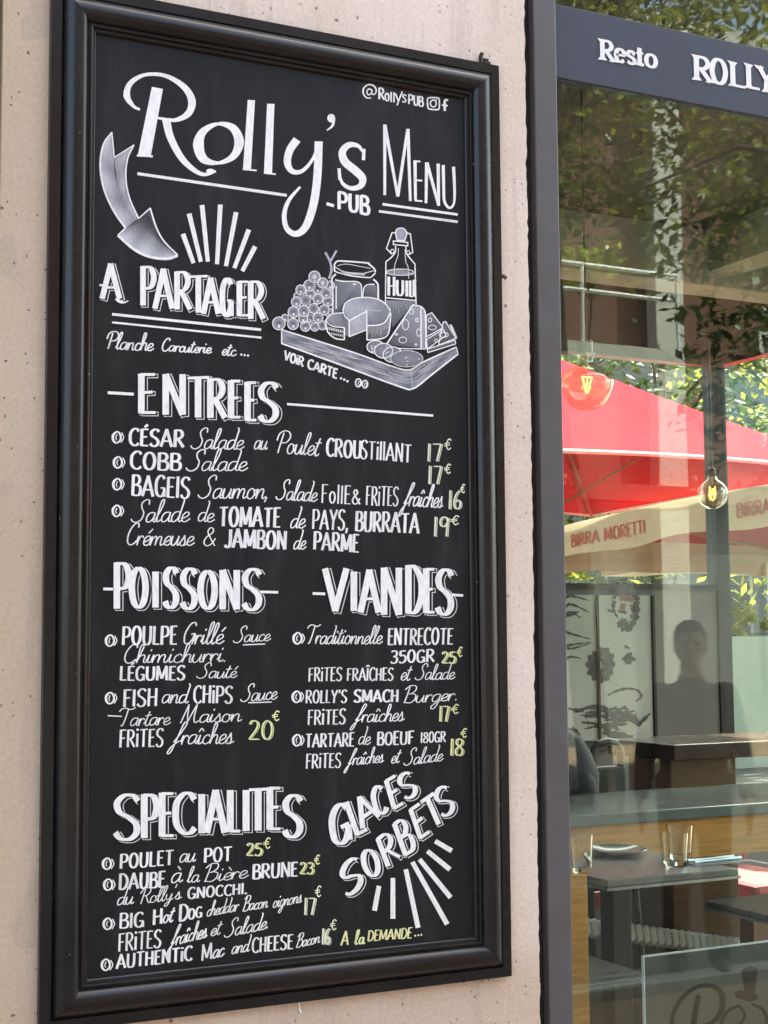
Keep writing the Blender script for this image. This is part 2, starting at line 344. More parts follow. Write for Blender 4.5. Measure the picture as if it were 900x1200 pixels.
    k = N(nt, 'ShaderNodeMath', operation='MULTIPLY'); k.inputs[1].default_value = .8; nt.links.new(mxm.outputs[0], k.inputs[0])
    nt.links.new(k.outputs[0], m3.inputs[0]); nt.links.new(m2.outputs[2], m3.inputs[6])
    gr = N(nt, 'ShaderNodeTexNoise', Scale=120.0, Detail=5.0); nt.links.new(O, gr.inputs['Vector'])
    g2 = N(nt, 'ShaderNodeMapRange'); g2.inputs['To Min'].default_value = .80; g2.inputs['To Max'].default_value = 1.16; nt.links.new(gr.outputs['Fac'], g2.inputs[0])
    m4 = N(nt, 'ShaderNodeMix', data_type='RGBA', blend_type='MULTIPLY'); m4.inputs[0].default_value = 1
    nt.links.new(m3.outputs[2], m4.inputs[6]); nt.links.new(g2.outputs[0], m4.inputs[7])
    nt.links.new(m4.outputs[2], b.inputs['Base Color']); b.inputs['Roughness'].default_value = .85; b.inputs['Specular IOR Level'].default_value = .25
    hs = N(nt, 'ShaderNodeMath', operation='SUBTRACT'); nt.links.new(gr.outputs['Fac'], hs.inputs[0]); nt.links.new(mxm.outputs[0], hs.inputs[1])
    bp = N(nt, 'ShaderNodeBump', Strength=.35, Distance=.003); nt.links.new(hs.outputs[0], bp.inputs['Height']); nt.links.new(bp.outputs[0], b.inputs['Normal'])
    return m
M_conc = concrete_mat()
M_paving = simple('paving', (.29, .20, .13), .8, .18, 3, .3, bscale=40)
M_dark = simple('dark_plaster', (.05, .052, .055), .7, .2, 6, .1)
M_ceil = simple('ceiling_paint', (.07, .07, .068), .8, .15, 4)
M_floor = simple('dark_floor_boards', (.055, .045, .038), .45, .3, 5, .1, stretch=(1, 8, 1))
M_gap = simple('joint_filler', (.012, .011, .010), .9, .3, 40)
M_alu = simple('grey_coated_metal', (.088, .086, .093), .42, .08, 14, .04, bscale=200, spec=.5)
M_black = simple('black_metal', (.012, .012, .013), .4, .2, 20)
M_sign = simple('blue_grey_sign_panel', (.030, .039, .066), .45, .06, 3, .02)
M_letters = simple('white_sign_vinyl', (.82, .82, .82), .4, .03, 30)

g = MB(); g.add([(-150,-150,0),(150,-150,0),(150,150,0),(-150,150,0)], [(0,1,2,3)])
tag(g.build('ground', M_paving), kind='structure')
M_asph = simple('asphalt', (.055, .055, .056), .85, .25, 30, .5, bscale=300)
tag(MB().box(-60, -13.2, .0, 60, -3.0, .006).build('road', M_asph), kind='structure')
tag(MB().box(-60, -2.999, .0, 60, -2.85, .05).build('kerb', simple('kerb_stone', (.35,.34,.32), .8, .15, 20, .3)), kind='structure')

def jag(x, n, z0, z1, amp, seed):
    r = random.Random(seed); out = []
    for k in range(n+1): out.append((x + r.uniform(-amp, amp) - (r.random() < .08)*amp*1.6, z0+(z1-z0)*k/n))
    return out
# the pillar: its right arris is broken and uneven, as cast
pw = MB(); E = jag(.999, 420, 0, 6.0, .0016, 5)
XL = -.104
V = []; 
for (x, z) in E: V += [(XL, 0, z), (XL+.2, 0, z), (x-.02, 0, z), (x-.004, 0, z), (x, .006, z), (x, .34, z), (XL, .34, z)]
F = []
for k in range(len(E)-1):
    for j in range(6): F.append((7*k+j, 7*k+j+1, 7*(k+1)+j+1, 7*(k+1)+j))
    F.append((7*k+6, 7*k, 7*(k+1), 7*(k+1)+6))
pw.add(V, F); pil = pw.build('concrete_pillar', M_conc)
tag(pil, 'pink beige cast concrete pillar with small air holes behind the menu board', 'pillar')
tag(MB().box(14.3, .3, 0, 14.9, 3.2, 6.0).build('added_pier', M_conc), 'broad added concrete pier, out of view, holding up the shading storeys', 'pillar')  # added out of view to hold up the overhang that shades the street
w2 = MB(); E = jag(-.1175, 300, 0, 6.0, .002, 9); V = []; F = []
for (x, z) in E: V += [(-7, -.004, z), (x-.01, -.004, z), (x, .004, z), (x, .34, z)]
for k in range(len(E)-1):
    for j in range(3): F.append((4*k+j, 4*k+j+1, 4*(k+1)+j+1, 4*(k+1)+j))
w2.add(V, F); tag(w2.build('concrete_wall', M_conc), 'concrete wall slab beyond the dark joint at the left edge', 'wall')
tag(MB().box(-.1165, .03, 0, -.1045, .33, 6.0).build('wall_joint', M_gap), kind='structure')
tag(MB().box(-12, .0, 6.001, 15.0, 3.5, 14.0).build('upper_shade_block', M_dark), kind='structure')  # unseen storeys, raised and stretched sideways to keep the pavement in shade
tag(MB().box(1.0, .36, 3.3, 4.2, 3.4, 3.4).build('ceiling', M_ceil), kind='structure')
M_beam = simple('pale_painted_beam', (.34,.35,.30), .7, .1, 5)
bm_ = MB().box(1.03, 2.25, 3.06, 4.04, 2.42, 3.2995).build('ceiling_beam', M_beam, bevel=.004); tag(bm_, 'pale painted ceiling beam running along the back of the dining room', 'beam')
tag(MB().box(3.30, .13, 3.12, 3.46, 2.249, 3.2995).build('ceiling_beam', M_beam, bevel=.004), 'pale painted ceiling beam running from the window to the back beam', 'beam')
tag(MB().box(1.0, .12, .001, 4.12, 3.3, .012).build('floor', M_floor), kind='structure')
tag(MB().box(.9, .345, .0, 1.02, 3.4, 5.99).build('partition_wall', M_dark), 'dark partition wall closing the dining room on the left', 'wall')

# ------------------------------------------------------------------ shop window
def glass_mat(name, tint, f0, wave=.0):
    "thin pane: clear with a mirror-like share that grows with the angle (Schlick), the same from both sides"
    m = bpy.data.materials.new(name); m.use_nodes = True; nt = m.node_tree; nt.nodes.clear()
    out = N(nt, 'ShaderNodeOutputMaterial'); mix = N(nt, 'ShaderNodeMixShader'); tr = N(nt, 'ShaderNodeBsdfTransparent'); gl = N(nt, 'ShaderNodeBsdfGlossy')
    tr.inputs[0].default_value = (*tint, 1); gl.inputs['Roughness'].default_value = .0; gl.inputs['Color'].default_value = (.88, 1, .93, 1)
    ge = N(nt, 'ShaderNodeNewGeometry'); dt = N(nt, 'ShaderNodeVectorMath', operation='DOT_PRODUCT'); nt.links.new(ge.outputs['Normal'], dt.inputs[0]); nt.links.new(ge.outputs['Incoming'], dt.inputs[1])
    ab = N(nt, 'ShaderNodeMath', operation='ABSOLUTE'); nt.links.new(dt.outputs['Value'], ab.inputs[0])
    su = N(nt, 'ShaderNodeMath', operation='SUBTRACT'); su.inputs[0].default_value = 1; nt.links.new(ab.outputs[0], su.inputs[1])
    pw_ = N(nt, 'ShaderNodeMath', operation='POWER'); pw_.inputs[1].default_value = 5; nt.links.new(su.outputs[0], pw_.inputs[0])
    ma = N(nt, 'ShaderNodeMath', operation='MULTIPLY_ADD'); ma.inputs[1].default_value = 1-f0; ma.inputs[2].default_value = f0; nt.links.new(pw_.outputs[0], ma.inputs[0])
    if wave:
        tc = N(nt, 'ShaderNodeTexCoord'); nz = N(nt, 'ShaderNodeTexNoise', Scale=2.2, Detail=1.0); nt.links.new(tc.outputs['Object'], nz.inputs['Vector'])
        bp = N(nt, 'ShaderNodeBump', Strength=wave, Distance=.02); nt.links.new(nz.outputs['Fac'], bp.inputs['Height']); nt.links.new(bp.outputs[0], gl.inputs['Normal'])
    nt.links.new(ma.outputs[0], mix.inputs[0]); nt.links.new(tr.outputs[0], mix.inputs[1]); nt.links.new(gl.outputs[0], mix.inputs[2]); nt.links.new(mix.outputs[0], out.inputs[0])
    return m
M_glass = glass_mat('window_glass', (.93, .985, .955), .058, .007)
M_glass2 = glass_mat('rear_glass', (.95, .985, .965), .02)
win = thing('shop_window', 'tall grey framed shop window with sign band beside the concrete pillar', 'shop window', (2.5, .07, 0))
XW0, XW1 = 1.037, 4.14
MB().box(XW0, .03, 0, 1.095, .115, 5.995).build('jamb', M_alu, win, bevel=.003)
MB().box(XW1-.08, .03, 0, XW1, .115, 5.995).build('jamb', M_alu, win, bevel=.003)
MB().box(1.096, .034, 0, XW1-.081, .11, .12).build('sill_rail', M_alu, win, bevel=.003)
MB().box(1.001, .05, 0, XW0-.001, .11, 5.995).build('joint_seal', M_gap, win)
MB().box(1.096, .034, 3.9, XW1-.081, .11, 5.99).build('head_rail', M_alu, win, bevel=.003)
band = MB().box(1.0965, .0585, 2.826, XW1-.082, .10, 2.992).build('sign_band', M_sign, win, bevel=.001)
MB().box(1.096, .066, .121, XW1-.081, .074, 2.825).build('glass_pane', M_glass, win)
MB().box(1.096, .066, 2.993, XW1-.081, .074, 3.899).build('transom_pane', M_glass, win)

def flat_letters(name, rows, Y, mat, parent, font=CAPS, thick=.0015, serif=None):
    "raised letters on the plane y = Y: rows of (character, x, z, width, height, stroke width)"
    m = MB(); k = 0
    for ch, x, z, w, h, t in rows:
        gw, st = glyph(font, ch)
        for kind, pts in st:
            q = np.array([(x + p[0]*w/gw, z + p[1]*h) for p in pts])
            segs = [crom(q, 6)] if kind == 's' else [q[j:j+2] for j in range(len(q)-1)]
            for P in segs:
                d = np.gradient(P, axis=0) if len(P) > 2 else np.array([P[1]-P[0]]*2)
                d = d/np.maximum(1e-9, np.hypot(d[:,0], d[:,1]))[:,None]
                W = t*(.42+.58*np.abs(d[:,1])**1.2); nn = np.stack([-d[:,1], d[:,0]], 1)*W[:,None]*.5
                k += 1; y = Y - thick - (k % 9)*.00006; b0 = len(m.v)
                for a_, c_ in zip(P+nn, P-nn): m.v += [(a_[0], y, a_[1]), (c_[0], y, c_[1])]
                for j in range(len(P)-1): m.f.append((b0+2*j, b0+2*j+1, b0+2*j+3, b0+2*j+2))
                if serif and kind == 'l' and abs(d[0][1]) > .6:
                    for e in (P[0], P[-1]):
                        if min(abs(e[1]-z), abs(e[1]-z-h)) < .06*h:
                            k += 1; y = Y - thick - (k % 9)*.00006; b0 = len(m.v); sw = t*serif; up = 1 if abs(e[1]-z) < .06*h else -1; s2 = t*.16
                            m.v += [(e[0]-sw, y, e[1]-up*s2), (e[0]+sw, y, e[1]-up*s2*.2), (e[0]+t*.5, y, e[1]+up*t*.5), (e[0]-t*.5, y, e[1]+up*t*.42)]; m.f.append((b0, b0+1, b0+2, b0+3))
    return m.build(name, mat, parent)
def sgn(px, py): p = at(px, py, .0585); return p.x, p.z
LOW = dict(CAPS); LOW.update({'e':'.5|s .06,.34 .46,.36 .42,.56 .26,.64 .1,.54 .05,.3 .12,.06 .3,.0 .46,.1', 't':'.36|l .16,.0 .16,.88|l .0,.6 .34,.62|s .16,.1 .22,.01 .36,.06',
   'o':'.54|s .27,.64 .1,.54 .04,.32 .1,.1 .27,.0 .44,.1 .5,.32 .44,.54 .27,.64', 's':'.42|s .38,.5 .22,.64 .07,.54 .1,.4 .3,.28 .36,.12 .2,.0 .04,.1'})
rows = []
for ch, x0, x1, yb, h in (('R',704,718.5,69.5,24),('e',720.5,731.5,71.5,24),('s',734,744.5,74,24),('t',745.5,754,75.5,24),('o',756,769,77.5,24)):
    a, c = sgn(x0, yb), sgn(x1, yb); rows.append((ch, a[0], a[1], c[0]-a[0], h/1751.5*3.30, 0.0125))
flat_letters('shop_lettering', rows, .0585, M_letters, band, LOW, serif=1.05)
rows = []
for ch, x0, x1, yb, h in (('R',814,832,93,29),('O',833,851,96.5,30),('L',856,872,100,29),('L',875,889,102.5,29),('Y',889,907,106,30),("'",910,914,108,30),('S',918,934,110,30)):
    a, c = sgn(x0, yb), sgn(x1, yb); rows.append((ch, a[0], a[1], c[0]-a[0], h/1751.5*3.42, .0150))
flat_letters('shop_lettering', rows, .0585, M_letters, band, serif=1.0)
# ------------------------------------------------------------------ the menu board
def chalk_mat():
    m, nt, b = new_mat('chalk_paint')
    at_ = N(nt, 'ShaderNodeAttribute', attribute_name='paint')
    tc = N(nt, 'ShaderNodeTexCoord')
    mp = N(nt, 'ShaderNodeMapping'); mp.inputs['Scale'].default_value = (260, 1, 60); nt.links.new(tc.outputs['Object'], mp.inputs[0])
    n1 = N(nt, 'ShaderNodeTexNoise', Scale=1.0, Detail=4.0); nt.links.new(mp.outputs[0], n1.inputs['Vector'])
    n2 = N(nt, 'ShaderNodeTexNoise', Scale=38.0, Detail=3.0); nt.links.new(tc.outputs['Object'], n2.inputs['Vector'])
    mr = N(nt, 'ShaderNodeMapRange'); mr.inputs['From Min'].default_value = .25; mr.inputs['From Max'].default_value = .62
    mr.inputs['To Min'].default_value = .80; mr.inputs['To Max'].default_value = 1.0; nt.links.new(n1.outputs['Fac'], mr.inputs[0])
    mr2 = N(nt, 'ShaderNodeMapRange'); mr2.inputs['From Min'].default_value = .25; mr2.inputs['From Max'].default_value = .5
    mr2.inputs['To Min'].default_value = .9; mr2.inputs['To Max'].default_value = 1.0; nt.links.new(n2.outputs['Fac'], mr2.inputs[0])
    mu = N(nt, 'ShaderNodeMath', operation='MULTIPLY'); nt.links.new(mr.outputs[0], mu.inputs[0]); nt.links.new(mr2.outputs[0], mu.inputs[1])
    mu2 = N(nt, 'ShaderNodeMath', operation='MULTIPLY'); nt.links.new(mu.outputs[0], mu2.inputs[0]); nt.links.new(at_.outputs['Alpha'], mu2.inputs[1])
    mx = N(nt, 'ShaderNodeMix', data_type='RGBA'); mx.inputs[6].default_value = (*BOARD_COL, 1)
    nt.links.new(mu2.outputs[0], mx.inputs[0]); nt.links.new(at_.outputs['Color'], mx.inputs[7])
    nt.links.new(mx.outputs[2], b.inputs['Base Color']); b.inputs['Roughness'].default_value = .62; b.inputs['Specular IOR Level'].default_value = .3
    return m
BOARD_COL = (.009, .0105, .013)
def panel_mat():
    m, nt, b = new_mat('blackboard')
    tc = N(nt, 'ShaderNodeTexCoord')
    n1 = N(nt, 'ShaderNodeTexNoise', Scale=5.0, Detail=7.0, Roughness=.62); nt.links.new(tc.outputs['Object'], n1.inputs['Vector'])
    r = ramp(nt, n1.outputs['Fac'], [(.32, (.004, .0054, .0078)), (.72, (.007, .0088, .012))])
    # half wiped chalk: faint slanting smears
    sm = N(nt, 'ShaderNodeMapping'); sm.inputs['Scale'].default_value = (9, 1, 2.2); sm.inputs['Rotation'].default_value = (0, .6, 0); nt.links.new(tc.outputs['Object'], sm.inputs[0])
    sn = N(nt, 'ShaderNodeTexNoise', Scale=1.6, Detail=8.0, Roughness=.7); nt.links.new(sm.outputs[0], sn.inputs['Vector'])
    sr = ramp(nt, sn.outputs['Fac'], [(.5, (0,0,0)), (.8, (.5,.5,.5))]); sx = N(nt, 'ShaderNodeMix', data_type='RGBA'); sx.inputs[7].default_value = (.045, .047, .052, 1)
    nt.links.new(sr.outputs[0], sx.inputs[0]); nt.links.new(r.outputs[0], sx.inputs[6]); nt.links.new(sx.outputs[2], b.inputs['Base Color'])
    n2 = N(nt, 'ShaderNodeTexNoise', Scale=2.2, Detail=5.0); nt.links.new(tc.outputs['Object'], n2.inputs['Vector'])
    mr = N(nt, 'ShaderNodeMapRange'); mr.inputs['To Min'].default_value = .42; mr.inputs['To Max'].default_value = .6
    nt.links.new(n2.outputs['Fac'], mr.inputs[0]); nt.links.new(mr.outputs[0], b.inputs['Roughness'])
    b.inputs['Specular IOR Level'].default_value = .28
    return m
def frame_mat():
    m, nt, b = new_mat('black_lacquered_wood')
    tc = N(nt, 'ShaderNodeTexCoord')
    n1 = N(nt, 'ShaderNodeTexNoise', Scale=9.0, Detail=6.0); nt.links.new(tc.outputs['Object'], n1.inputs['Vector'])
    r = ramp(nt, n1.outputs['Fac'], [(.3, (.005, .005, .006)), (.75, (.010, .010, .011))])
    # small chips and dust where the paint is worn
    v = N(nt, 'ShaderNodeTexNoise', Scale=70.0, Detail=3.0); nt.links.new(tc.outputs['Object'], v.inputs['Vector'])
    r2 = ramp(nt, v.outputs['Fac'], [(.735, (0, 0, 0)), (.78, (1, 1, 1))])
    mx = N(nt, 'ShaderNodeMix', data_type='RGBA'); mx.inputs[7].default_value = (.16, .15, .14, 1)
    nt.links.new(r2.outputs[0], mx.inputs[0]); nt.links.new(r.outputs[0], mx.inputs[6]); nt.links.new(mx.outputs[2], b.inputs['Base Color'])
    mr = N(nt, 'ShaderNodeMapRange'); mr.inputs['To Min'].default_value = .20; mr.inputs['To Max'].default_value = .34; b.inputs['Specular IOR Level'].default_value = .38
    nt.links.new(n1.outputs['Fac'], mr.inputs[0]); nt.links.new(mr.outputs[0], b.inputs['Roughness'])
    bp = N(nt, 'ShaderNodeBump', Strength=.12, Distance=.002); n3 = N(nt, 'ShaderNodeTexNoise', Scale=30.0, Detail=3.0)
    nt.links.new(tc.outputs['Object'], n3.inputs['Vector']); nt.links.new(n3.outputs['Fac'], bp.inputs['Height']); nt.links.new(bp.outputs[0], b.inputs['Normal'])
    return m
M_chalk, M_panel, M_frame = chalk_mat(), panel_mat(), frame_mat()
board = thing('menu_board', 'tall black framed chalkboard menu hanging on the pink concrete pillar', 'menu board', (.45, 0, Z0))
PROF = [(0,.0),(0,.015),(.0195,.015),(.0205,.008),(.0225,.008),(.0232,.015),(.0255,.022),(.031,.0285),(.039,.033),(.047,.0345),(.055,.033),
        (.061,.029),(.0655,.0235),(.068,.0185),(.0695,.0185),(.0705,.0215),(.073,.0225),(.0755,.0215),(.077,.0165),(.080,.0165),(.0822,.015),(.0838,.0118),(.0842,.0085)]
X0, X1, ZA, ZB = -.021, .921, Z0 - .021, Z0 + 1.82103552 + .021
def rail(side):
    m = MB(); V = []
    for (s_, h) in PROF:
        a = (X0+s_, -h, ZA+s_); b = (X1-s_, -h, ZA+s_); c = (X1-s_, -h, ZB-s_); d = (X0+s_, -h, ZB-s_)
        V.append({'bottom': (a, b), 'right': (b, c), 'top': (c, d), 'left': (d, a)}[side])
    e = .0004; sh = {'bottom': ((e,0,0),(-e,0,0)), 'right': ((0,0,e),(0,0,-e)), 'top': ((-e,0,0),(e,0,0)), 'left': ((0,0,-e),(0,0,e))}[side]     # the open mitre
    V = [tuple(tuple(a+b for a, b in zip(q, d)) for q, d in zip(pr, sh)) for pr in V]
    P = [q for pr in V for q in pr]; F = [(2*i, 2*i+1, 2*i+3, 2*i+2) for i in range(len(V)-1)]
    m.add(P, F); return m.build('frame_rail', M_frame, board, smooth=True, sharp=38)
for sd in ('left', 'bottom', 'right', 'top'): rail(sd)
MB().box(X0+.004, -.0065, ZA+.004, X1-.004, -.0008, ZB-.004).build('backing_board', M_panel, board)
MB().box(X0+.0825, -PANEL_H, ZA+.0825, X1-.0825, -.0066, ZB-.0825).build('chalk_panel', M_panel, board)

def put(ink, name='lettering'): return ink.build(name, board, M_chalk)
# --- big script title
i = Ink(); z1 = Z(0, 0, 2.7273); z2 = Z(300, 0, 2.7273)
T = lambda z, P: [z(*p) for p in P]
i.stroke(T(z1, [(503,281),(461,498)]), [13.2, 15.0])
i.stroke(T(z1, [(437,497),(488,500)]), 2.2)
i.curve(T(z1, [(447,351),(425,338),(405,305),(418,265),(465,239),(530,243),(588,278),(613,322),(602,362),(560,384),(503,377)]), [2.5,4,8,6,4,4.5,7,9,8,4.5,2.5])
i.curve(T(z1, [(530,380),(545,440),(580,505),(622,545),(655,558),(690,547)]), [9.5,8.5,7.5,5.5,4,2.5])
i.blob(*z1(672,548), 5, 3.2)
i.curve(T(z1, [(697,396),(650,420),(634,462),(650,508),(697,521),(745,500),(764,455),(745,410),(697,396)]), [3.5,8.5,13,10,3.5,8,11.5,9,3.5])
i.stroke(T(z1, [(803,320),(789,543)]), [8.6, 9.2]); i.stroke(T(z1, [(776,541),(820,545)]), 1.8)
i.stroke(T(z2, [(47,332),(38,555)]), [8.6, 9.4]); i.stroke(T(z2, [(25,553),(63,557)]), 1.8)
i.curve(T(z2, [(131,446),(108,480),(100,520),(116,548),(148,546),(180,510),(198,462)]), [9.5,9,8.5,6,4.5,3.5,2.5])
i.curve(T(z2, [(200,452),(196,560),(184,650),(160,722),(128,748),(98,730),(90,685),(105,640),(141,597)]), [9.5,9.5,9.5,9,7,6,5.5,4.5,2.5])
i.blob(*z2(240,378), 4.6, 5); i.curve(T(z2, [(248,380),(244,402),(226,417)]), [4,3,1.2])
i.curve(T(z2, [(344,488),(325,466),(296,464),(276,486),(284,517),(318,546),(340,570),(334,594),(305,602),(278,588),(266,560)]), [2.5,4.5,7,8.5,9.5,9.5,9,7,5,4,2.5])
i.stroke(T(z2, [(345,476),(343,512)]), 3.8); i.stroke(T(z2, [(265,538),(268,575)]), 3.8)
i.stroke([(161,203.5),(336,229)], 3.4, a=.92)
put(i, 'title_lettering')
i = Ink()
i.stroke(T(z2, [(225,651),(249,658)]), 3.6)
for ch, x0, x1, yt, yb in (('P',262,290,612,668),('U',297,326,618,674),('B',333,360,624,682)):
    i.letter(ch, z2(x0,yb), ((x1-x0)/2.727,2), (0,-(yb-yt)/2.727), 4.0, nib=.75)
put(i, 'subtitle_lettering')
i = Ink(); zm = Z(410, 90, 6.4286)
for P in ([(262,360),(262,892)],[(262,362),(360,902)],[(360,902),(435,393)],[(437,393),(455,936)],[(490,635),(494,932)],[(578,645),(573,952)],[(580,647),(668,970)],[(665,655),(668,972)]):
    i.stroke(T(zm, P), [3.9, 3.2])
for P in ([(480,635),(531,639)],[(495,779),(545,783)],[(488,932),(546,938)]): i.stroke(T(zm, P), 2.0)
i.curve(T(zm, [(703,665),(706,850),(712,940),(748,988),(782,955),(788,850),(780,678)]), [3.6,3.4,3.2,3,2.6,3.2,3.8])
i.stroke(T(zm, [(245,960),(812,1038)]), 2.9); i.stroke(T(zm, [(218,1013),(812,1093)]), 2.9, a=.9)
put(i, 'menu_lettering')
i = Ink()
i.curve(T(zm, [(165,100),(140,92),(127,115),(138,136),(160,126),(166,98)]), 1.5); i.curve(T(zm, [(166,96),(166,128),(185,132),(198,105),(180,70),(140,60),(105,85),(100,125),(125,158),(160,160)]), [1.4,1.4,1.4,1.8,2,1.7,2,2,1.6,1.2])
for ch, x0, x1, yt, yb, t in (('R',216,258,82,168,2.3),('o',262,297,85+30,180,1.8),('l',302,318,112,188,1.9),('l',324,340,115,190,1.9),('y',340,388,100,184,1.7),("'",386,396,108,192,1.8),('s',392,424,105,190,1.7),('P',440,474,132,205,2.0),('U',480,514,140,213,2.0),('B',518,552,146,220,2.0)):
    yt2 = yt if ch not in 'osy' else yb-95
    i.letter(ch, zm(x0,yb), ((x1-x0)/6.43,.8), (0,-(yb-yt2)/6.43), t, nib=.7)
i.curve(T(zm, [(600,158),(655,158),(672,170),(672,236),(655,248),(605,244),(588,232),(584,172),(600,158)]), 1.7, n=4)
i.ring(*zm(628,201), 3.5, 4.0, 1.5); i.blob(*zm(650,173), .8)
i.curve(T(zm, [(740,178),(722,174),(714,190),(714,258)]), [2.0,2.2,2.8,2.8]); i.stroke(T(zm, [(692,213),(736,218)]), 2.0)
put(i, 'handle_lettering')

# --- arrow, shaded like a ribbon
i = Ink(); za = Z(110, 140, 4.2857)
right = crom([(90,66),(102,190)], 2)
Lp = crom([(90,66),(48,125),(31,230),(50,350),(100,462),(158,548),(120,582)], 8)
Lp = np.vstack([crom([(90,66),(48,125),(31,230),(50,350),(100,462),(160,545)], 10), crom([(160,545),(120,582)], 2)[:1]])
ctr = crom([(102,192),(93,250),(100,350),(140,440),(195,520)], len(Lp)//4+1)
def lerp_strip(A, B, cols, lay):
    "fill between two curves of equal length with coverages across"
    n = len(cols)
    for k in range(n-1):
        a0, a1 = k/(n-1), (k+1)/(n-1)
        Lq = [A[j]*(1-a0)+B[j]*a0 for j in range(len(A))]; Rq = [A[j]*(1-a1)+B[j]*a1 for j in range(len(A))]
        Ink.k += 1; base = lay*.00045; v0 = len(i.m.v)
        for j in range(len(A)):
            f_ = .85 + .15*math.sin(j*.7)
            for q, c in ((Lq[j], cols[k]), (Rq[j], cols[k+1])): i.m.v.append(i._put(*za(*q), base)); i.m.c.append((.66,.67,.74, c*f_))
        for j in range(len(A)-1): i.m.f.append((v0+2*j, v0+2*j+2, v0+2*j+3, v0+2*j+1))
def resamp(P, n):
    P = np.array(P, float); d = np.r_[0, np.cumsum(np.hypot(*np.diff(P, axis=0).T))]; t = np.linspace(0, d[-1], n)
    return np.stack([np.interp(t, d, P[:,0]), np.interp(t, d, P[:,1])], 1)
A_ = resamp(crom([(90,66),(48,125),(31,230),(50,350),(100,462),(158,546)], 8), 24)
B_ = resamp(crom([(98,160),(102,195),(108,260),(122,350),(150,430),(205,510)], 8), 24)
C_ = resamp(crom([(200,130),(168,200),(160,300),(180,400),(224,497)], 8), 24); C0 = resamp(crom([(102,192),(104,260),(122,350),(150,430),(205,510)], 8), 24)
lerp_strip(A_, B_, [.95,.8,.62,.5], 0); lerp_strip(C0, C_, [.45,.6,.72,.5], 0)
D_ = resamp(crom([(120,582),(200,652),(280,690),(370,700),(420,683)], 8), 24); E_ = resamp([(158,546),(224,500),(282,446),(330,580),(418,680)], 24)
E_ = resamp(crom([(160,546),(230,560),(300,600),(370,650),(418,681)], 8), 24); lerp_strip(D_, E_, [.95,.85,.6,.4], 0)
F_ = resamp(crom([(224,498),(282,446),(312,540),(350,610),(418,680)], 3), 24); lerp_strip(E_, F_, [.42,.16,.06,.22], 0)
i.stroke(T(za, A_), 2.2, lay=1, a=.9); i.stroke(T(za, [(158,546),(120,582)]), 1.6, lay=1); i.stroke(T(za, D_), 3.2, lay=1, a=.95)
for P in ([(90,66),(102,192)], [(102,192),(200,129)], [(224,498),(282,446)]): i.stroke(T(za, P), 1.3, lay=1, ext=.4)
i.stroke(T(za, C_), 1.6, lay=1); i.curve(T(za, [(282,446),(312,540),(350,610),(420,682)]), 1.8, lay=1)
put(i, 'arrow_drawing')
i = Ink()
for a_, b_ in (((447,575),(500,722)),((478,473),(537,715)),((543,430),(572,714)),((635,428),(618,727)),((714,466),(663,737)),((778,553),(705,747)),((810,638),(745,762))):
    i.stroke([za(*a_), za(*b_)], [5.6, 4.8], a=.95)
put(i, 'ray_burst_drawing')

# --- headings with a drop outline
def heading(letters, t, d=(3.0, 1.6), nib=.42, extra=None, name='heading_lettering'):
    h = Ink()
    for lay, col, ex, off in ((0, WHITE, 2.0, d), (1, DARK, -.2, d), (2, DARK, 1.7, (0,0)), (3, WHITE, 0, (0,0))):
        for L in letters:
            ch, o, r, u = L[:4]; tt = t*(L[4] if len(L) > 4 else 1)
            h.letter(ch, o, r, u, tt, lay=lay, col=col, nib=nib, off=off, extra=ex, a=(.0 if col is DARK else (1 if lay == 3 else .86)))
    if extra: extra(h)
    return put(h, name)
def boxes(z, f, L): return [(c, z(x0, yb), ((x1-x0)/f, 0), (0, -(yb-yt)/f)) for c, x0, x1, yt, yb in L]
zg, zA, zB, zC, zD, zE, zF = Z(110,290,4.2857), Z(100,380,3.75), Z(320,380,3.75), Z(100,640,3.75), Z(330,640,3.75), Z(100,890,3.75), Z(320,880,3.75)
def ex(h):
    h.stroke(T(zg, [(90,336),(838,414)]), 3.1, lay=3); h.stroke(T(zg, [(90,377),(840,454)]), 2.3, lay=3)
    h.stroke(T(zg, [(27,190),(70,192)]), 2.4, lay=3); h.curve(T(zg, [(112,255),(128,272),(152,277),(172,268)]), [5,3.5,2,1], lay=3)
heading(boxes(zg, 4.2857, [('A',40,128,82,258),('P',238,302,95,292),('A',305,392,108,308),('R',408,482,122,312),('T',480,566,143,328),('A',548,624,153,334),('G',640,690,160,345),('E',722,772,170,345),('R',778,850,170,360)]), 6.7, d=(2.4,1.6), extra=ex)
def ex(h): h.stroke(T(zA, [(97,301),(212,308)]), 3.4, lay=3); h.stroke(T(zB, [(60,351),(702,402)]), 2.7, lay=3)
heading(boxes(zA, 3.75, [('E',235,304,218,392),('N',342,436,220,398),('T',448,540,232,410),('R',540,612,240,412),('E',632,678,247,412),('E',705,748,254,425),('S',762,842,258,428)]), 7.7, extra=ex)
def ex(h): h.stroke(T(zC, [(78,188),(120,189)]), 3.2, lay=3); h.stroke(T(zC, [(768,201),(846,203)]), 3.0, lay=3)
heading(boxes(zC, 3.75, [('P',130,192,72,275),('O',198,268,96,270),('I',292,322,112,270),('S',346,402,96,270),('S',422,484,100,275),('O',500,572,110,275),('N',594,672,105,278),('S',692,768,102,280)]), 7.7, extra=ex)
def ex(h): h.stroke(T(zD, [(135,208),(190,210)]), 3.2, lay=3); h.stroke(T(zD, [(746,214),(796,217)]), 3.0, lay=3)
heading(boxes(zD, 3.75, [('V',186,284,98,286),('I',302,330,112,285),('A',345,425,104,292),('N',440,522,95,302),('D',548,616,84,296),('E',628,668,98,294),('S',680,748,104,300)]), 7.7, extra=ex)
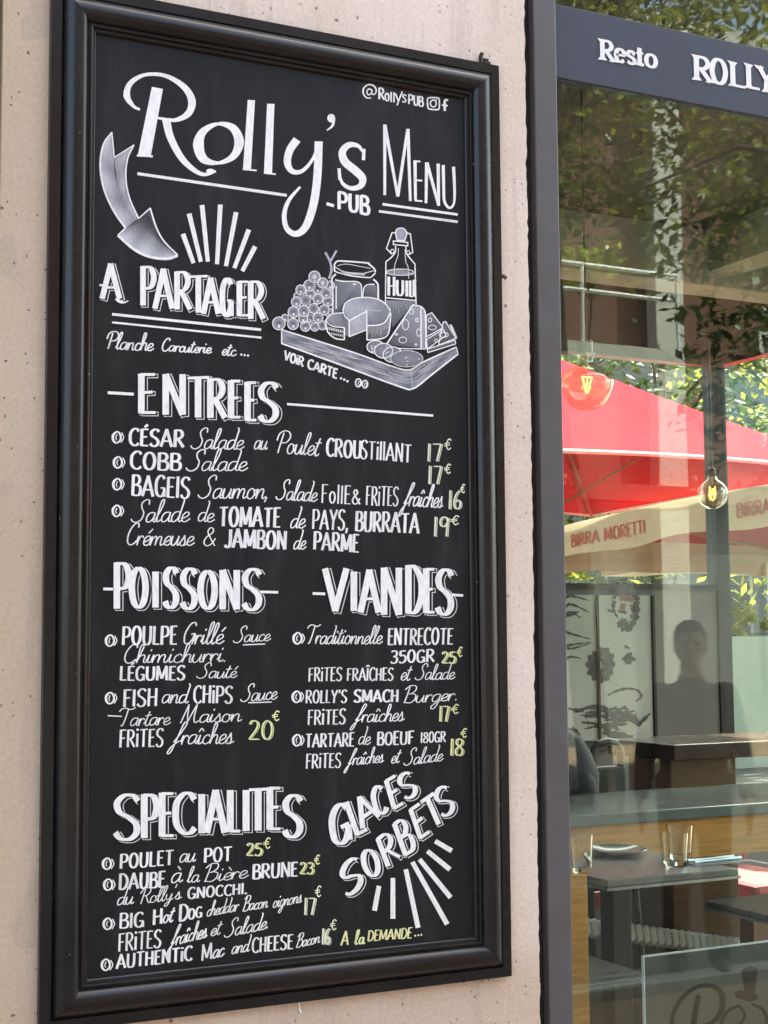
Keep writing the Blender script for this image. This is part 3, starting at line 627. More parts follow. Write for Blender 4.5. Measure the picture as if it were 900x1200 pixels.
heading(boxes(zE, 3.75, [('S',126,235,155,352),('P',250,315,152,345),('E',328,384,146,338),('C',388,478,148,326),('I',496,524,152,324),('A',532,612,134,322),('L',628,676,134,318),('I',692,718,134,314),('T',718,798,128,312),('E',802,854,122,308),('S',870,948,158,340)]), 8.1)
def ob(L): return [(c, zF(*o), (r[0]/3.75, r[1]/3.75), (u[0]/3.75, u[1]/3.75), k) for c, o, r, u, k in L]
heading(ob([('G',(262,425),(78,-38),(-18,-165),1),('L',(362,372),(48,-24),(-50,-145),.85),('A',(392,340),(72,-50),(-50,-115),.8),('C',(455,288),(46,-24),(-30,-115),.8),('E',(525,258),(44,-26),(-36,-125),.75),('S',(580,218),(56,-34),(-40,-98),.8)]), 7.9, d=(2.6,1.4))
heading(ob([('S',(318,648),(78,-64),(-30,-128),.9),('O',(418,566),(58,-40),(-40,-108),.85),('R',(498,512),(58,-46),(-46,-122),.8),('B',(575,462),(48,-34),(-50,-140),.8),('E',(640,388),(44,-30),(-44,-128),.75),('T',(698,340),(56,-36),(-52,-118),.8),('S',(742,296),(58,-38),(-42,-112),.8)]), 7.8, d=(2.6,1.4))
i = Ink()
for a_, b_ in (((465,593),(445,702)),((526,558),(526,737)),((583,520),(637,777)),((612,488),(765,762)),((643,476),(780,644)),((678,440),(777,521)),((712,396),(785,439))):
    i.stroke([zF(*a_), zF(*b_)], [5.4, 5.8], a=.97)
put(i, 'ray_burst_drawing')

# --- the small lines: one mesh per line of the menu
def bullet(h, x, y, r=6.6):
    h.curve([(x+.5,y-r),(x-4.2,y-r*.4),(x-4.2,y+r*.5),(x-.5,y+r),(x+4,y+r*.5),(x+4.3,y-r*.4),(x+.5,y-r)], [1.6,3,2.8,1.6,2.2,2.4,1.6])
    h.curve([(x+.4,y-r*.5),(x-1.1,y),(x-.3,y+r*.5)], 1.1); h.curve([(x+5.5,y-r*.85),(x+8,y),(x+4.8,y+r*.95)], 1.2)
def line(z, items, bul=None, name='menu_line'):
    h = Ink()
    if bul: bullet(h, *z(*bul))
    for it in items:
        k, text, p0, p1, hh = it[:5]; kw = it[5] if len(it) > 5 else {}
        zz = kw.get('z', z); hp = hh/3.75; f = kw.get('w', 1)
        if k == 'C': h.word(text, zz(*p0), zz(*p1), hp, min(3.7*f*min(1.12, max(.74, hp/20)), 0.31*abs(zz(*p1)[0]-zz(*p0)[0])/max(1, len(text))), CAPS, .04, nib=.5, gap=.12)
        elif k == 'S': h.word(text, zz(*p0), zz(*p1), hp*1.04, 1.5*f*min(1.1, max(.85, hp/22)), SCR, .22, nib=.72, gap=.0)
        elif k == 'L': h.stroke([zz(*p0), zz(*p1)], 1.3)
    return put(h, name)
def price(z, text, x0, x1, yt, yb, euro, col=YEL):
    h = Ink(); f = 3.75; hp = (yb-yt)/f
    for dx, c2, t in ((0, col, 1.65), (2.0, tuple(.85*q for q in col), 1.1)):
        tot = sum(glyph(CAPS, c)[0] for c in text) + .12*(len(text)-1); x = 0; W = (x1-x0)/f - 2.0
        for c in text:
            w = glyph(CAPS, c)[0]
            h.letter(c, (z(x0, yb)[0] + x*W/tot + dx, z(x0, yb)[1] + (0 if dx == 0 else .6)), (w*W/tot, 0), (.04*hp, -hp), t*(1.25 if dx == 0 else 1), nib=.55, col=c2, a=.95)
            x += w + .12
    ex0, ex1, ey0, ey1 = euro; p, q = z(ex0, ey0), z(ex1, ey1); w, g = q[0]-p[0], q[1]-p[1]
    h.curve([(p[0]+w*.95, p[1]+g*.12),(p[0]+w*.6, p[1]),(p[0]+w*.28, p[1]+g*.5),(p[0]+w*.5, p[1]+g),(p[0]+w*.9, p[1]+g*.85)], 1.35, col=col)
    for yy in (.4, .6): h.stroke([(p[0], p[1]+g*(yy+.05)), (p[0]+w*.75, p[1]+g*(yy-.05))], 1.1, col=col)
    return put(h, 'price_lettering')
h = Ink()
for text, p0, p1, hh in (('Planche',(66,510),(302,520),88),('Carcuterie',(338,520),(592,532),66),('etc',(640,540),(716,545),70)):
    h.word(text, zg(*p0), zg(*p1), hh/4.2857, 1.8, SCR, .2, nib=.72, gap=0)
for p in ((740,538),(757,541),(774,543)): h.blob(*zg(*p), 1.3)
put(h, 'menu_line')
line(zA, [('C','CÉSAR',(192,533),(432,540),76),('S','Salade',(466,548),(700,550),90),('S','au',(738,550),(806,552),88),('S','Poulet',(15,566),(210,578),96,{'z':zB}),('C','CROU',(234,580),(386,590),78,{'z':zB}),('C','STillANT',(384,590),(606,608),80,{'z':zB})], (138,497))
line(zA, [('C','COBB',(197,635),(418,643),76),('S','Salade',(446,644),(715,644),92)], (143,607))
line(zA, [('C','BAGElS',(203,752),(458,765),92),('S','Saumon,',(498,765),(822,766),98),('S','Salade',(14,770),(198,780),88,{'z':zB}),('C','FollE',(212,785),(340,790),82,{'z':zB}),('C','&',(345,790),(384,792),66,{'z':zB,'w':.6}),('C','FRiTES',(408,795),(550,800),86,{'z':zB}),('S','fraîches',(572,800),(752,806),100,{'z':zB})], (140,703))
line(zA, [('S','Salade',(204,870),(462,868),98),('S','de',(490,865),(570,870),88),('C','TOMATE',(588,888),(856,892),86),('S','de',(72,895),(146,895),92,{'z':zB}),('C','PAYS,',(172,900),(330,905),88,{'z':zB}),('C','BURRATA',(362,908),(640,920),88,{'z':zB})], (138,820))
line(zA, [('S','Crémeuse',(176,970),(482,972),92),('S','&',(512,974),(580,976),80),('C','JAMBON',(613,980),(882,990),82),('S','de',(86,988),(148,988),84,{'z':zB}),('C','PARME',(178,990),(376,1003),78,{'z':zB})])
line(zC, [('C','POULPE',(162,435),(402,432),82),('S','Grillé',(424,432),(612,430),94),('S','Sauce',(652,425),(816,415),68),('L','',(692,434),(790,430),0)], (108,415))
line(zC, [('S','Chimichurri.',(164,515),(632,508),82)])
line(zC, [('C','LÉGUMES',(152,590),(437,588),62),('S','Sauté',(492,582),(668,578),66)])
line(zC, [('C','FISH',(167,706),(315,702),76),('S','and',(332,690),(456,690),84),('C','CHiPS',(475,690),(646,690),76),('S','Sauce',(684,684),(846,672),76),('L','',(716,688),(818,685),0)], (108,668))
line(zC, [('S','Tartare',(152,792),(376,785),76),('S','Maison',(418,778),(690,770),78),('L','',(98,745),(160,748),0)])
line(zC, [('C','FRiTES',(150,885),(342,880),78),('S','fraîches',(385,872),(655,866),92)])
line(zD, [('S','Traditionnelle',(112,430),(446,430),80),('C','ENTRECOTE',(467,435),(752,432),72)], (70,405))
line(zD, [('C','350GR',(478,514),(670,508),54)])
line(zD, [('C','FRiTES',(118,595),(264,592),60),('C','FRAÎCHES',(287,592),(490,590),56),('S','et',(520,590),(572,590),78),('S','Salade',(588,588),(764,585),70)])
line(zD, [('C',"ROLLY'S",(106,690),(286,688),56),('C','SMACH',(318,685),(512,685),54,{'w':1.15}),('S','Burger.',(534,690),(784,678),72)], (66,662))
line(zD, [('C','FRiTES',(115,786),(280,782),66),('S','fraîches',(322,775),(542,768),78)])
line(zD, [('C','TARTARE',(105,885),(318,880),60),('S','de',(334,870),(394,872),76),('C','BOEUF',(420,875),(580,870),58),('C','180GR',(610,865),(720,860),46)], (68,853))
line(zD, [('C','FRiTES',(107,978),(260,972),64),('S','fraîches',(290,964),(452,950),72),('S','et',(478,955),(524,952),70),('S','Salade',(538,964),(712,944),70)])
line(zE, [('C','POULET',(152,480),(386,463),64),('S','au',(410,452),(490,448),84),('C','POT',(522,453),(642,445),62)], (95,458))
line(zE, [('C','DAUBE',(148,573),(350,560),70),('S','à',(372,545),(430,540),92),('S','la',(445,542),(505,537),72),('S','Bière',(520,540),(716,520),74),('C','BRUNE',(735,525),(932,513),64)], (100,550))
line(zE, [('S','du',(136,640),(216,634),74),('S',"Rolly's",(240,636),(424,612),66),('C','GNOCCHI.',(450,613),(710,590),48)])
line(zE, [('C','BIG',(150,742),(256,735),66),('C','H',(297,727),(338,720),68),('S','ot',(338,720),(392,712),76,{'w':1.4}),('C','D',(412,712),(452,704),74),('C','OG',(452,704),(512,692),46),('S','cheddar',(530,690),(678,665),66),('S','Bacon',(690,668),(806,650),64),('S','oignons',(822,652),(955,628),66)], (98,722))
line(zE, [('C','FRiTES',(145,845),(332,825),78),('S','fraîches',(375,820),(540,782),84),('S','et',(547,778),(600,768),72),('S','Salade.',(612,784),(815,742),78)])
line(zE, [('C','AUTHENTiC',(137,920),(468,882),62),('C','M',(510,885),(556,876),70,{'w':.7}),('S','ac',(556,876),(614,864),80,{'w':1.2}),('S','and',(640,855),(724,844),74),('C','CHEESE',(732,850),(912,832),64),('S','Bacon',(100,866),(210,842),62,{'z':zF})], (90,902))
h = Ink()
for text, p0, p1, hh, t in (('A',(298,855),(332,852),60,2.4),('la',(358,850),(402,848),66,2.4),('DEMANDE',(415,836),(610,822),46,2.0)):
    h.word(text, zF(*p0), zF(*p1), hh/3.75, t, CAPS if text != 'la' else SCR, .12, nib=.6, gap=.1, col=YEL)
for p in ((624,812),(638,810),(651,808)): h.blob(*zF(*p), 1.1, col=YEL)
put(h, 'menu_line')
price(zB, '17', 674, 742, 524, 602, (752,785,505,550), PALE); price(zB, '17', 678, 742, 622, 702, (752,783,615,655), PALE)
price(zB, '16', 768, 832, 730, 812, (822,845,704,740), PALE); price(zB, '19', 702, 776, 846, 932, (778,820,842,880), PALE)
price(zC, '20', 715, 828, 766, 850, (820,855,725,766)); price(zD, '25', 702, 768, 464, 514, (770,796,444,485))
price(zD, '17', 690, 738, 702, 770, (744,780,696,735)); price(zD, '18', 738, 802, 846, 920, (786,816,802,840))
price(zE, '25', 706, 780, 368, 422, (782,815,345,390)); price(zF, '23', 116, 182, 490, 540, (180,207,458,497))
price(zF, '17', 134, 188, 645, 720, (184,213,594,640), PALE); price(zF, '16', 213, 255, 780, 850, (250,280,742,785), PALE)
h = Ink(); zJ = Z(310, 370, 3.75)
h.word('VOiR', zJ(84,192), zJ(168,224), 40/3.75, 2.4, CAPS, 0, nib=.8, up=(1.5,-10.5)); h.word('CARTE', zJ(188,230), zJ(316,276), 40/3.75, 2.4, CAPS, 0, nib=.8, up=(1.5,-10.5))
for p in ((336,275),(350,281),(364,288)): h.blob(*zJ(*p), 1.4)
h.ring(*zJ(412,295), 3.4, 4.6, 1.5); h.ring(*zJ(441,301), 3.2, 4.4, 1.5); h.ring(*zJ(416,297), 1.4, 2.2, .8); h.ring(*zJ(444,303), 1.3, 2.1, .8)
put(h, 'caption_lettering')

# --- the drawing of the cheese board
food = Ink(); zH, zI = Z(310, 260, 7.5), Z(420, 260, 7.5)
LB = (.60, .62, .72)
f_ = food
# board
top = [zJ(75,62), zJ(180,95), zJ(400,165), zJ(570,226), zJ(640,238), zJ(700,202), zJ(842,138)]
bot = [zJ(75,122), zJ(180,160), zJ(350,222), zJ(600,314), zJ(655,320), zJ(730,262), zJ(850,168)]
P, Q = resamp(crom(top, 6), 30), resamp(crom(bot, 6), 30)
for k in range(3):
    a0, a1 = k/3, (k+1)/3
    f_.strip(P*(1-a0)+Q*a0, P*(1-a1)+Q*a1, 0, LB, [(.42 + .16*math.sin(j*1.3+k*2)) for j in range(30)])
f_.stroke(P, 1.7, lay=1); f_.stroke(Q, 1.9, lay=1); f_.stroke([zJ(75,58), zJ(75,124)], 1.6, lay=1); f_.stroke([zJ(842,138), zJ(850,170)], 1.0, lay=1)
f_.stroke([zJ(640,240), zJ(652,318)], .9, lay=1, a=.6)
for k in range(26):
    t0 = random.uniform(0, .8); t1 = min(.98, t0 + random.uniform(.06, .18)); v = random.uniform(.15, .88)
    idx = np.linspace(t0*29, t1*29, 6); M_ = P*(1-v)+Q*v
    pts = np.stack([np.interp(idx, range(30), M_[:,0]), np.interp(idx, range(30), M_[:,1]) + np.sin(np.linspace(0, 6, 6))*.5], 1)
    f_.stroke(pts, .6, lay=1, a=.65)
f_.m.v and f_.build('serving_board_drawing', board, M_chalk)
# grapes
f_ = Ink()
GR = [(285,650,30),(465,590,45),(575,560,40),(555,700,45),(565,800,38),(400,850,35),(178,845,32),(505,910,40),(540,630,45),(400,635,42),(390,560,50),(315,600,45),(360,690,45),(465,680,45),(520,775,45),(275,705,45),(335,850,42),(355,920,45),(437,925,38),(250,795,50),(340,785,50),(425,765,45),(465,845,45),(245,900,50),(120,895,58),(505,540,45),(433,487,52)]
for n_, (x, y, r) in enumerate(GR):
    c = zH(x, y); rr = r/7.5; lay = n_*.26
    f_.blob(*c, rr*.98, rr*.98, lay, LB, a=.62, a0=.14); f_.ring(*c, rr*.96, rr*.98, .95, 0, 360, lay+.13, WHITE, .92)
    f_.blob(c[0]+rr*.02, c[1]+rr*.4, rr*.2, rr*.28, lay+.13, WHITE, .85 if n_ < 25 else .95)
    if n_ >= 25: f_.blob(c[0], c[1], rr*.55, rr*.55, lay+.12, WHITE, .3, .9)
f_.curve(T(zH, [(565,500),(587,430),(575,350),(533,268)]), [2.6,2.8,2.4,2.6], col=LB, a=.75); f_.curve(T(zH, [(574,352),(600,310),(632,252)]), 2.4, col=LB, a=.85)
f_.build('grapes_drawing', board, M_chalk)
# jar
f_ = Ink()
f_.poly([zH(615,505), zH(830,525), zH(858,580), zH(858,665), zH(700,720), zH(680,800), zH(610,800)], 0, LB, [.25,.45,.3,.25,.1,.08,.2])
f_.poly([zI(40,580), zI(140,545), zI(165,570), zI(165,670), zI(60,660)], 0, LB, [.2,.35,.2,.15,.1])
f_.curve(T(zH, [(615,440),(612,385),(630,352),(680,345),(900,362)]) + T(zI, [(90,372),(135,410),(148,445)]), 1.8, lay=1)
f_.curve(T(zH, [(612,425),(640,445),(760,475),(900,490)]) + T(zI, [(110,485),(148,450)]), 1.4, lay=1); f_.curve(T(zH, [(615,395),(700,440),(860,455)]) + T(zI, [(60,450),(130,430)]), 1.2, lay=1, a=.8)
f_.curve(T(zH, [(640,385),(720,372),(850,395),(930,410)]), .9, lay=1, a=.7); f_.curve(T(zH, [(660,450),(760,460),(880,465)]), 2.0, lay=1, a=.55)
f_.curve(T(zH, [(625,460),(595,490),(590,520),(598,640),(598,805)]), 1.9, lay=1); f_.curve(T(zI, [(130,505),(165,540),(172,580),(172,685)]), 2.0, lay=1)
f_.curve(T(zH, [(620,510),(700,525),(800,525),(845,550),(852,600),(852,660)]), 1.3, lay=1); f_.curve(T(zI, [(38,660),(45,590),(75,555),(140,548)]), 1.3, lay=1)
f_.stroke(T(zH, [(628,565),(628,765)]), 1.6, lay=1, a=.95); f_.blob(*zH(790,548), 2.0, 1.0, 1)
f_.build('jar_drawing', board, M_chalk)
# bottle
f_ = Ink()
f_.poly(T(zI, [(335,70),(355,58),(400,65),(425,100),(405,165),(340,160),(325,100)]), 0, LB, .62)
f_.poly(T(zI, [(245,690),(500,695),(500,720),(470,735),(300,930),(245,730)]), 0, LB, [.5,.3,.3,.3,.15,.35])
f_.poly(T(zI, [(245,425),(300,415),(400,425),(490,450),(485,468),(420,475),(300,468),(245,455)]), 0, LB, .45)
for P in ([(325,100),(338,162)],[(338,162),(406,166)],[(406,166),(426,100)],[(305,168),(432,182)],[(432,182),(432,212)],[(432,212),(306,200)],[(306,200),(305,168)],[(322,96),(294,96)],[(294,96),(245,235)],[(245,235),(290,282)],[(425,98),(455,106)],[(455,106),(476,270)],[(476,270),(440,288)],[(245,668),(500,692)],[(240,352),(236,718)],[(495,372),(505,722)]):
    f_.stroke(T(zI, P), 1.35, lay=1, ext=.5)
f_.curve(T(zI, [(325,100),(335,68),(365,56),(402,64),(426,100)]), 1.4, lay=1)
f_.curve(T(zI, [(325,212),(322,265),(290,310),(240,352)]), 1.4, lay=1); f_.curve(T(zI, [(415,215),(420,275),(455,325),(495,372)]), 1.4, lay=1)
f_.curve(T(zI, [(350,232),(345,300),(318,380),(312,465)]), .9, lay=1, a=.8); f_.curve(T(zI, [(408,240),(415,350),(435,400),(440,500)]), .9, lay=1, a=.8)
f_.ring(*zI(365,443), 16, 3.6, 1.1, lay=1, a=.85); f_.ring(*zI(297,260), 2, 2.4, 1.0, lay=1); f_.ring(*zI(436,270), 1.8, 2.2, 1.0, lay=1)
for ch, x0, x1, yt, yb in (('H',258,318,482,648),('U',332,394,512,648),('I',414,430,517,655),('L',447,476,517,658),('E',482,506,512,656)):
    f_.letter(ch, zI(x0,yb), ((x1-x0)/7.5,.3), (0,-(yb-yt)/7.5), 3.2, nib=.5, lay=2)
for k in range(9): f_.stroke(T(zI, [(258+k*24, 700),(256+k*24, 745+random.randint(0,60))]), .6, lay=1, a=.5)
f_.build('bottle_drawing', board, M_chalk)
# cheeses
f_ = Ink()
f_.poly([(401.5,363),(404,356),(411,351.5),(421,349.3),(433,349.3),(444,352),(452,357),(456.5,364),(454,373),(444,380),(430,381.5),(429.3,363.5),(408.7,376)], 2, LB, [.6,.75,.7,.6,.5,.5,.45,.4,.35,.3,.22,.7,.6])
f_.poly([(430,382),(444,381),(454,374),(457,367),(456.3,388),(447,396.5),(430,398.5)], 2, LB, [.15,.25,.3,.3,.35,.2,.12])
f_.poly([(408.9,376.3),(428.8,365),(428.8,388),(409,394.6)], 2, LB, [.72,.8,.66,.6]); f_.poly([(401.6,366),(408.5,376),(408.5,394.4),(403.4,393)], 2, LB, .3)
f_.curve([(401.3,364),(404,356),(411,351.2),(421,349),(433,349),(444,351.6),(452,357),(457,365)], 1.5, lay=3); f_.curve([(430,381.8),(444,380.9),(452,376),(457,366)], 1.7, lay=3)
f_.curve([(429.6,398.6),(446.5,397),(455,390),(457.6,367)], 1.5, lay=3); f_.stroke([(429.3,363),(429.6,398.8)], 1.6, lay=3)
f_.stroke([(408.7,376),(428.9,365)], 1.7, lay=3); f_.stroke([(408.7,375.6),(408.9,395)], 1.6, lay=3); f_.stroke([(408.7,394.8),(429,386.5)], 1.3, lay=3); f_.curve([(401.3,363.5),(403.5,370),(408.7,376)], 1.3, lay=3)
f_.stroke([(429.3,363.5),(446,364.6)], .8, lay=3, a=.7); f_.stroke([(429.3,363.5),(432,355)], .7, lay=3, a=.7)
for k in range(16):
    x = 431 + k*1.6; yy = 382.8 - max(0, x-444)*.75; f_.stroke([(x, yy), (x, yy+random.uniform(6, 13))], .55, lay=3, a=.6)
for k in range(6): f_.stroke([(411+k*1.2, 380+k*1.6), (421+k*1.0, 374+k*2)], .6, lay=3, a=.7)
f_.poly([(382,374.7),(386,370.5),(391,368),(401,366.8),(403,384),(391,382.8)], 2, LB, [.5,.55,.5,.4,.3,.4])
f_.poly([(381,380),(383,379.5),(391,383.4),(403,384.4),(403,398),(392.7,397),(385,390.7)], 2, DARK, 0)
f_.curve([(381.3,375),(385,371),(390,368),(402,366.7)], 1.4, lay=3); f_.curve([(381.3,375),(385,380),(391,382.9),(403.3,384.2)], 1.3, lay=3); f_.curve([(380.8,376),(381,382),(384.7,390.7),(392.7,396.8),(403,398.3)], 1.5, lay=3); f_.stroke([(403,384),(403,398.5)], 1.8, lay=3)
for k in range(9):
    x = 383.5 + k*2.1; f_.stroke([(x, 383+k*.5), (x+.3, 386.5+k*.5)], 1.3, lay=3, a=.8); f_.stroke([(x+2.2, 389.5+k*.4), (x+2.5, 392+k*.4)], 1.2, lay=3, a=.75)
f_.build('cheese_wheel_drawing', board, M_chalk)
f_ = Ink()
f_.poly(T(zI, [(475,732),(545,748),(545,1110),(235,1080)]), 3, LB, [.62,.6,.3,.08]); f_.poly(T(zI, [(545,748),(578,790),(588,1110),(545,1112)]), 3, LB, [.85,.6,.5,.7])
f_.stroke([(451.5,405),(483.3,357.3)], 1.7, lay=4); f_.curve(T(zI, [(475,730),(545,748),(578,785),(584,850),(590,1115)]), 1.6, lay=4); f_.stroke(T(zI, [(545,750),(547,1112)]), 1.7, lay=4); f_.stroke([(451.3,405),(468,408.6),(498,409.2)], 1.2, lay=4)
for x, y, rx, ry in ((462,792,18,22),(410,905,28,45),(510,865,12,16),(525,975,18,32),(328,990,12,8),(385,1040,34,26),(500,1080,8,6)): f_.ring(*zI(x,y), rx/7.5, ry/7.5, .95, lay=4)
for S in ([(592,825),(640,800),(740,932),(594,1012)], [(594,1035),(742,945),(766,1000),(600,1120)], [(740,885),(762,878),(852,1025),(700,1085)], [(600,1120),(846,1040),(850,1075),(606,1150)], [(800,905),(815,915),(860,1020),(852,1030)]):
    q = T(zI, S); f_.poly(q, 3, LB, [.25,.3,.15,.1])
    for a_, b_ in zip(q, q[1:]+q[:1]): f_.stroke([a_, b_], 1.2, lay=4)
for x, y, rx, ry in ((625,865,16,18),(645,930,34,20),(745,995,40,22),(680,1045,14,12)): f_.ring(*zI(x,y), rx/7.5, ry/7.5, .9, lay=4)
f_.build('cheese_wedge_drawing', board, M_chalk)
f_ = Ink()
for n_, (x, y, rx, ry) in enumerate(((485,138,38,28),(520,155,40,32),(560,172,42,34),(622,190,70,35))):
    f_.blob(*zJ(x,y), rx/3.75, ry/3.75, 5+n_*.4, LB, .3, .42); f_.ring(*zJ(x,y), rx/3.75, ry/3.75, 1.2, lay=5.2+n_*.4)
    for k in range(16 if n_ == 3 else 7):
        t, q = random.uniform(0, 6.28), random.random()**.5*.82; f_.blob(*zJ(x+rx*q*math.cos(t), y+ry*q*math.sin(t)), random.uniform(.6, 1.3), random.uniform(.5, 1.0), 5.2+n_*.4, WHITE, .9, n=8)
f_.build('salami_drawing', board, M_chalk)
# hanging bracket above the right rail and the screw below the bottom rail
br = MB(); p = at(571, 76, -.012)
br.tube([(p.x-.012, -.006, ZB-.03), (p.x-.012, -.006, ZB+.018), (p.x-.009, -.008, ZB+.024)], .0045, 8); br.box(p.x-.006, -.008, ZB-.02, p.x+.006, -.001, ZB+.014)
br.tube([(p.x+.009, -.006, ZB-.01), (p.x+.009, -.006, ZB+.008)], .003, 6)
br.build('hanging_bracket', simple('dark_steel', (.03,.03,.03), .4, .2, 30, metal=.6), board, smooth=True)

p = at(349, 1173, -.008); MB().tube([(p.x, -.012, ZA+.012), (p.x, -.012, ZA-.012), (p.x+.003, -.014, ZA-.02)], .0022, 6).build('fixing_hook', simple('zinc_steel', (.5,.5,.48), .35, .1, 40, metal=.8), board, smooth=True)
p = at(588, 326, -.005); tag(MB().tube([(p.x-.006, .002, p.z), (p.x, -.012, p.z+.003), (p.x+.006, -.014, p.z-.002)], .0042, 7).build('nail', simple('rusty_iron', (.10,.07,.05), .8, .3, 60), smooth=True), 'small rusty nail stub in the wall right of the menu board', 'nail')
# ------------------------------------------------------------------ the dining room behind the glass
M_oak = simple('oiled_oak', (.56, .25, .05), .45, .28, 4, .06, stretch=(3, 3, 26))
M_oakh = simple('oiled_oak_rail', (.56, .25, .05), .45, .28, 4, .06, stretch=(1.5, 26, 26))
M_walnut = simple('walnut', (.15, .075, .030), .45, .3, 4, .06, stretch=(3, 3, 26))
M_stone = simple('grey_green_worktop', (.12, .135, .12), .22, .2, 7)
M_tabletop = simple('grey_brown_table_top', (.17, .145, .125), .3, .25, 5, .05, stretch=(2, 14, 2))
M_steel = simple('brushed_steel', (.5, .5, .5), .3, .1, 60, metal=.9)
M_red = simple('red_leatherette', (.50, .055, .045), .45, .12, 8, .1)
M_rose = simple('rose_quilted_fabric', (.40, .10, .11), .8, .25, 30, .5)
M_white = simple('white_enamel', (.78, .78, .76), .5, .04, 10)
M_wallg = simple('grey_wall_panel', (.16, .17, .165), .6, .1, 5)
M_mural = simple('white_mural_panel', (.50, .56, .52), .6, .06, 6)
M_ink = simple('black_mural_ink', (.085, .088, .088), .7, .4, 30); M_emb = simple('black_emblem_vinyl', (.004, .004, .004), .7, .3, 30, spec=.1)
M_inkb = simple('rust_mural_ink', (.28, .15, .10), .7, .4, 30)
def real_glass(name, col=(1,1,1), rough=.0, ior=1.45):
    m, nt, b = new_mat(name); b.inputs['Base Color'].default_value = (*col, 1); b.inputs['Roughness'].default_value = rough
    b.inputs['Transmission Weight'].default_value = 1; b.inputs['IOR'].default_value = ior; return m
M_tumbler = real_glass('clear_tumbler_glass'); M_amber = glass_mat('amber_bulb_glass', (1.0, .93, .80), .26)

# rear wall: low panelled part with glazing above it, corner post, glazed side
rear = thing('rear_wall', 'grey waist to head height panelled wall at the back of the dining room', 'wall', (2.6, 3.2, 0))
MB().box(1.03, 3.18, .013, 4.05, 3.24, 1.83).build('panel', M_wallg, rear); MB().box(1.03, 3.165, 1.83, 4.05, 3.255, 1.855).build('cap_rail', M_black, rear)
MB().box(1.03, 3.17, 2.94, 4.05, 3.25, 3.29).build('lintel', M_ceil, rear)
MB().box(1.03, 3.205, 1.856, 4.049, 3.213, 2.939).build('glass_pane', M_glass2, rear)
side = thing('side_window', 'full height side window open to the green terrace', 'window', (4.1, 1.6, 0))
MB().box(4.052, 3.17, .0, 4.13, 3.25, 3.295).build('corner_post', M_black, side); MB().box(4.06, .12, 2.93, 4.12, 3.165, 3.29).build('head_rail', M_black, side)
MB().box(4.086, .121, .06, 4.092, 3.164, 2.929).build('glass_pane', M_glass2, side); MB().box(4.06, .12, .013, 4.12, 3.165, .059).build('sill_rail', M_black, side)
# the mural: two pale panels with loose ink marks
mur = thing('mural', 'white wall panels with loose black ink marks at the back of the room', 'mural', (3.1, 3.17, .9))
pa, pb, pc = at(640, 660, 3.15), at(699, 660, 3.15), at(762, 660, 3.15)
zt, zb = 1.80, at(700, 868, 3.15).z
MB().box(pa.x, 3.155, zb, pb.x-.006, 3.172, zt).build('panel', M_mural, mur); MB().box(pb.x+.006, 3.155, zb, pc.x, 3.172, zt).build('panel', M_mural, mur)
MB().box(pa.x, 3.15, zb-.05, pc.x+.02, 3.175, zb-.002).build('rail', M_black, mur)
for q in (pb, pc): MB().box(q.x-.006 + (.01 if q is pc else 0), 3.145, zb, q.x+.006 + (.012 if q is pc else 0), 3.174, zt).build('batten', M_black, mur)
def ink_marks(name, mat, L, parent):
    m = MB(); k = 0
    for P, w in L:
        P = crom(P, 6); W = np.interp(np.linspace(0,1,len(P)), np.linspace(0,1,len(w)), w)
        d = np.gradient(P, axis=0); d = d/np.maximum(1e-6, np.hypot(d[:,0], d[:,1]))[:,None]; nn = np.stack([-d[:,1], d[:,0]], 1)*W[:,None]*.8*(1+.35*np.sin(np.arange(len(P))*1.9+k))[:,None]
        k += 1; b0 = len(m.v)
        for a_, c_ in zip(P+nn, P-nn):
            for e in (a_, c_): q = at(e[0], e[1], 3.153); m.v.append((q.x, 3.1535-(k % 15)*.0001, q.z))
        for j in range(len(P)-1): m.f.append((b0+2*j, b0+2*j+2, b0+2*j+3, b0+2*j+1))
    return m.build(name, mat, parent)
rk = random.Random(3)
L1 = [([(719,702),(724,694),(735,692),(745,698),(747,708)], [2,5,6,5,2]), ([(720,704),(719,714),(724,724)], [3,2,1]), ([(746,705),(744,722),(740,736)], [5,6,2]), ([(726,727),(733,734),(741,738)], [7,8,3]), ([(724,716),(734,718)], [2,3]), ([(712,715),(719,717)], [3,1]),
      ([(700,765),(694,775),(697,788),(706,795),(714,788),(714,772),(706,764),(698,770)], [5,8,9,6,5,7,8,4]), ([(704,772),(710,780),(706,788)], [2,5,3]), ([(733,768),(737,772),(734,778)], [6,9,3]), ([(732,757),(738,760)], [2,2])]
for k in range(26):
    x0 = rk.uniform(664, 735); y0 = rk.uniform(828, 862); L = rk.uniform(8, 34); L1.append(([(x0,y0),(x0+L*.5,y0+rk.uniform(-3,3)),(x0+L,y0+rk.uniform(-5,5))], [1, rk.uniform(2,5), .8]))
for k in range(9):
    y0 = rk.uniform(695, 725) if k < 5 else rk.uniform(740, 780); L1.append(([(662,y0),(670,y0+rk.uniform(-4,3)),(668+rk.uniform(6,26),y0+rk.uniform(-7,9))], [2.5,1.6,.6]))
L1 += [([(712,815),(728,808),(745,808),(752,816),(745,822)], [1,2,1.5,1.5,.8]), ([(742,838),(748,848),(762,836)], [5,4,1.5]), ([(705,850),(720,862),(742,864)], [2,6,3])]
ink_marks('ink_marks', M_ink, L1, mur)
ink_marks('rust_marks', M_inkb, [([(726,702),(734,700),(742,704)], [3,6,3]), ([(727,710),(733,712)], [4,5]), ([(740,708),(743,718)], [3,3])], mur)

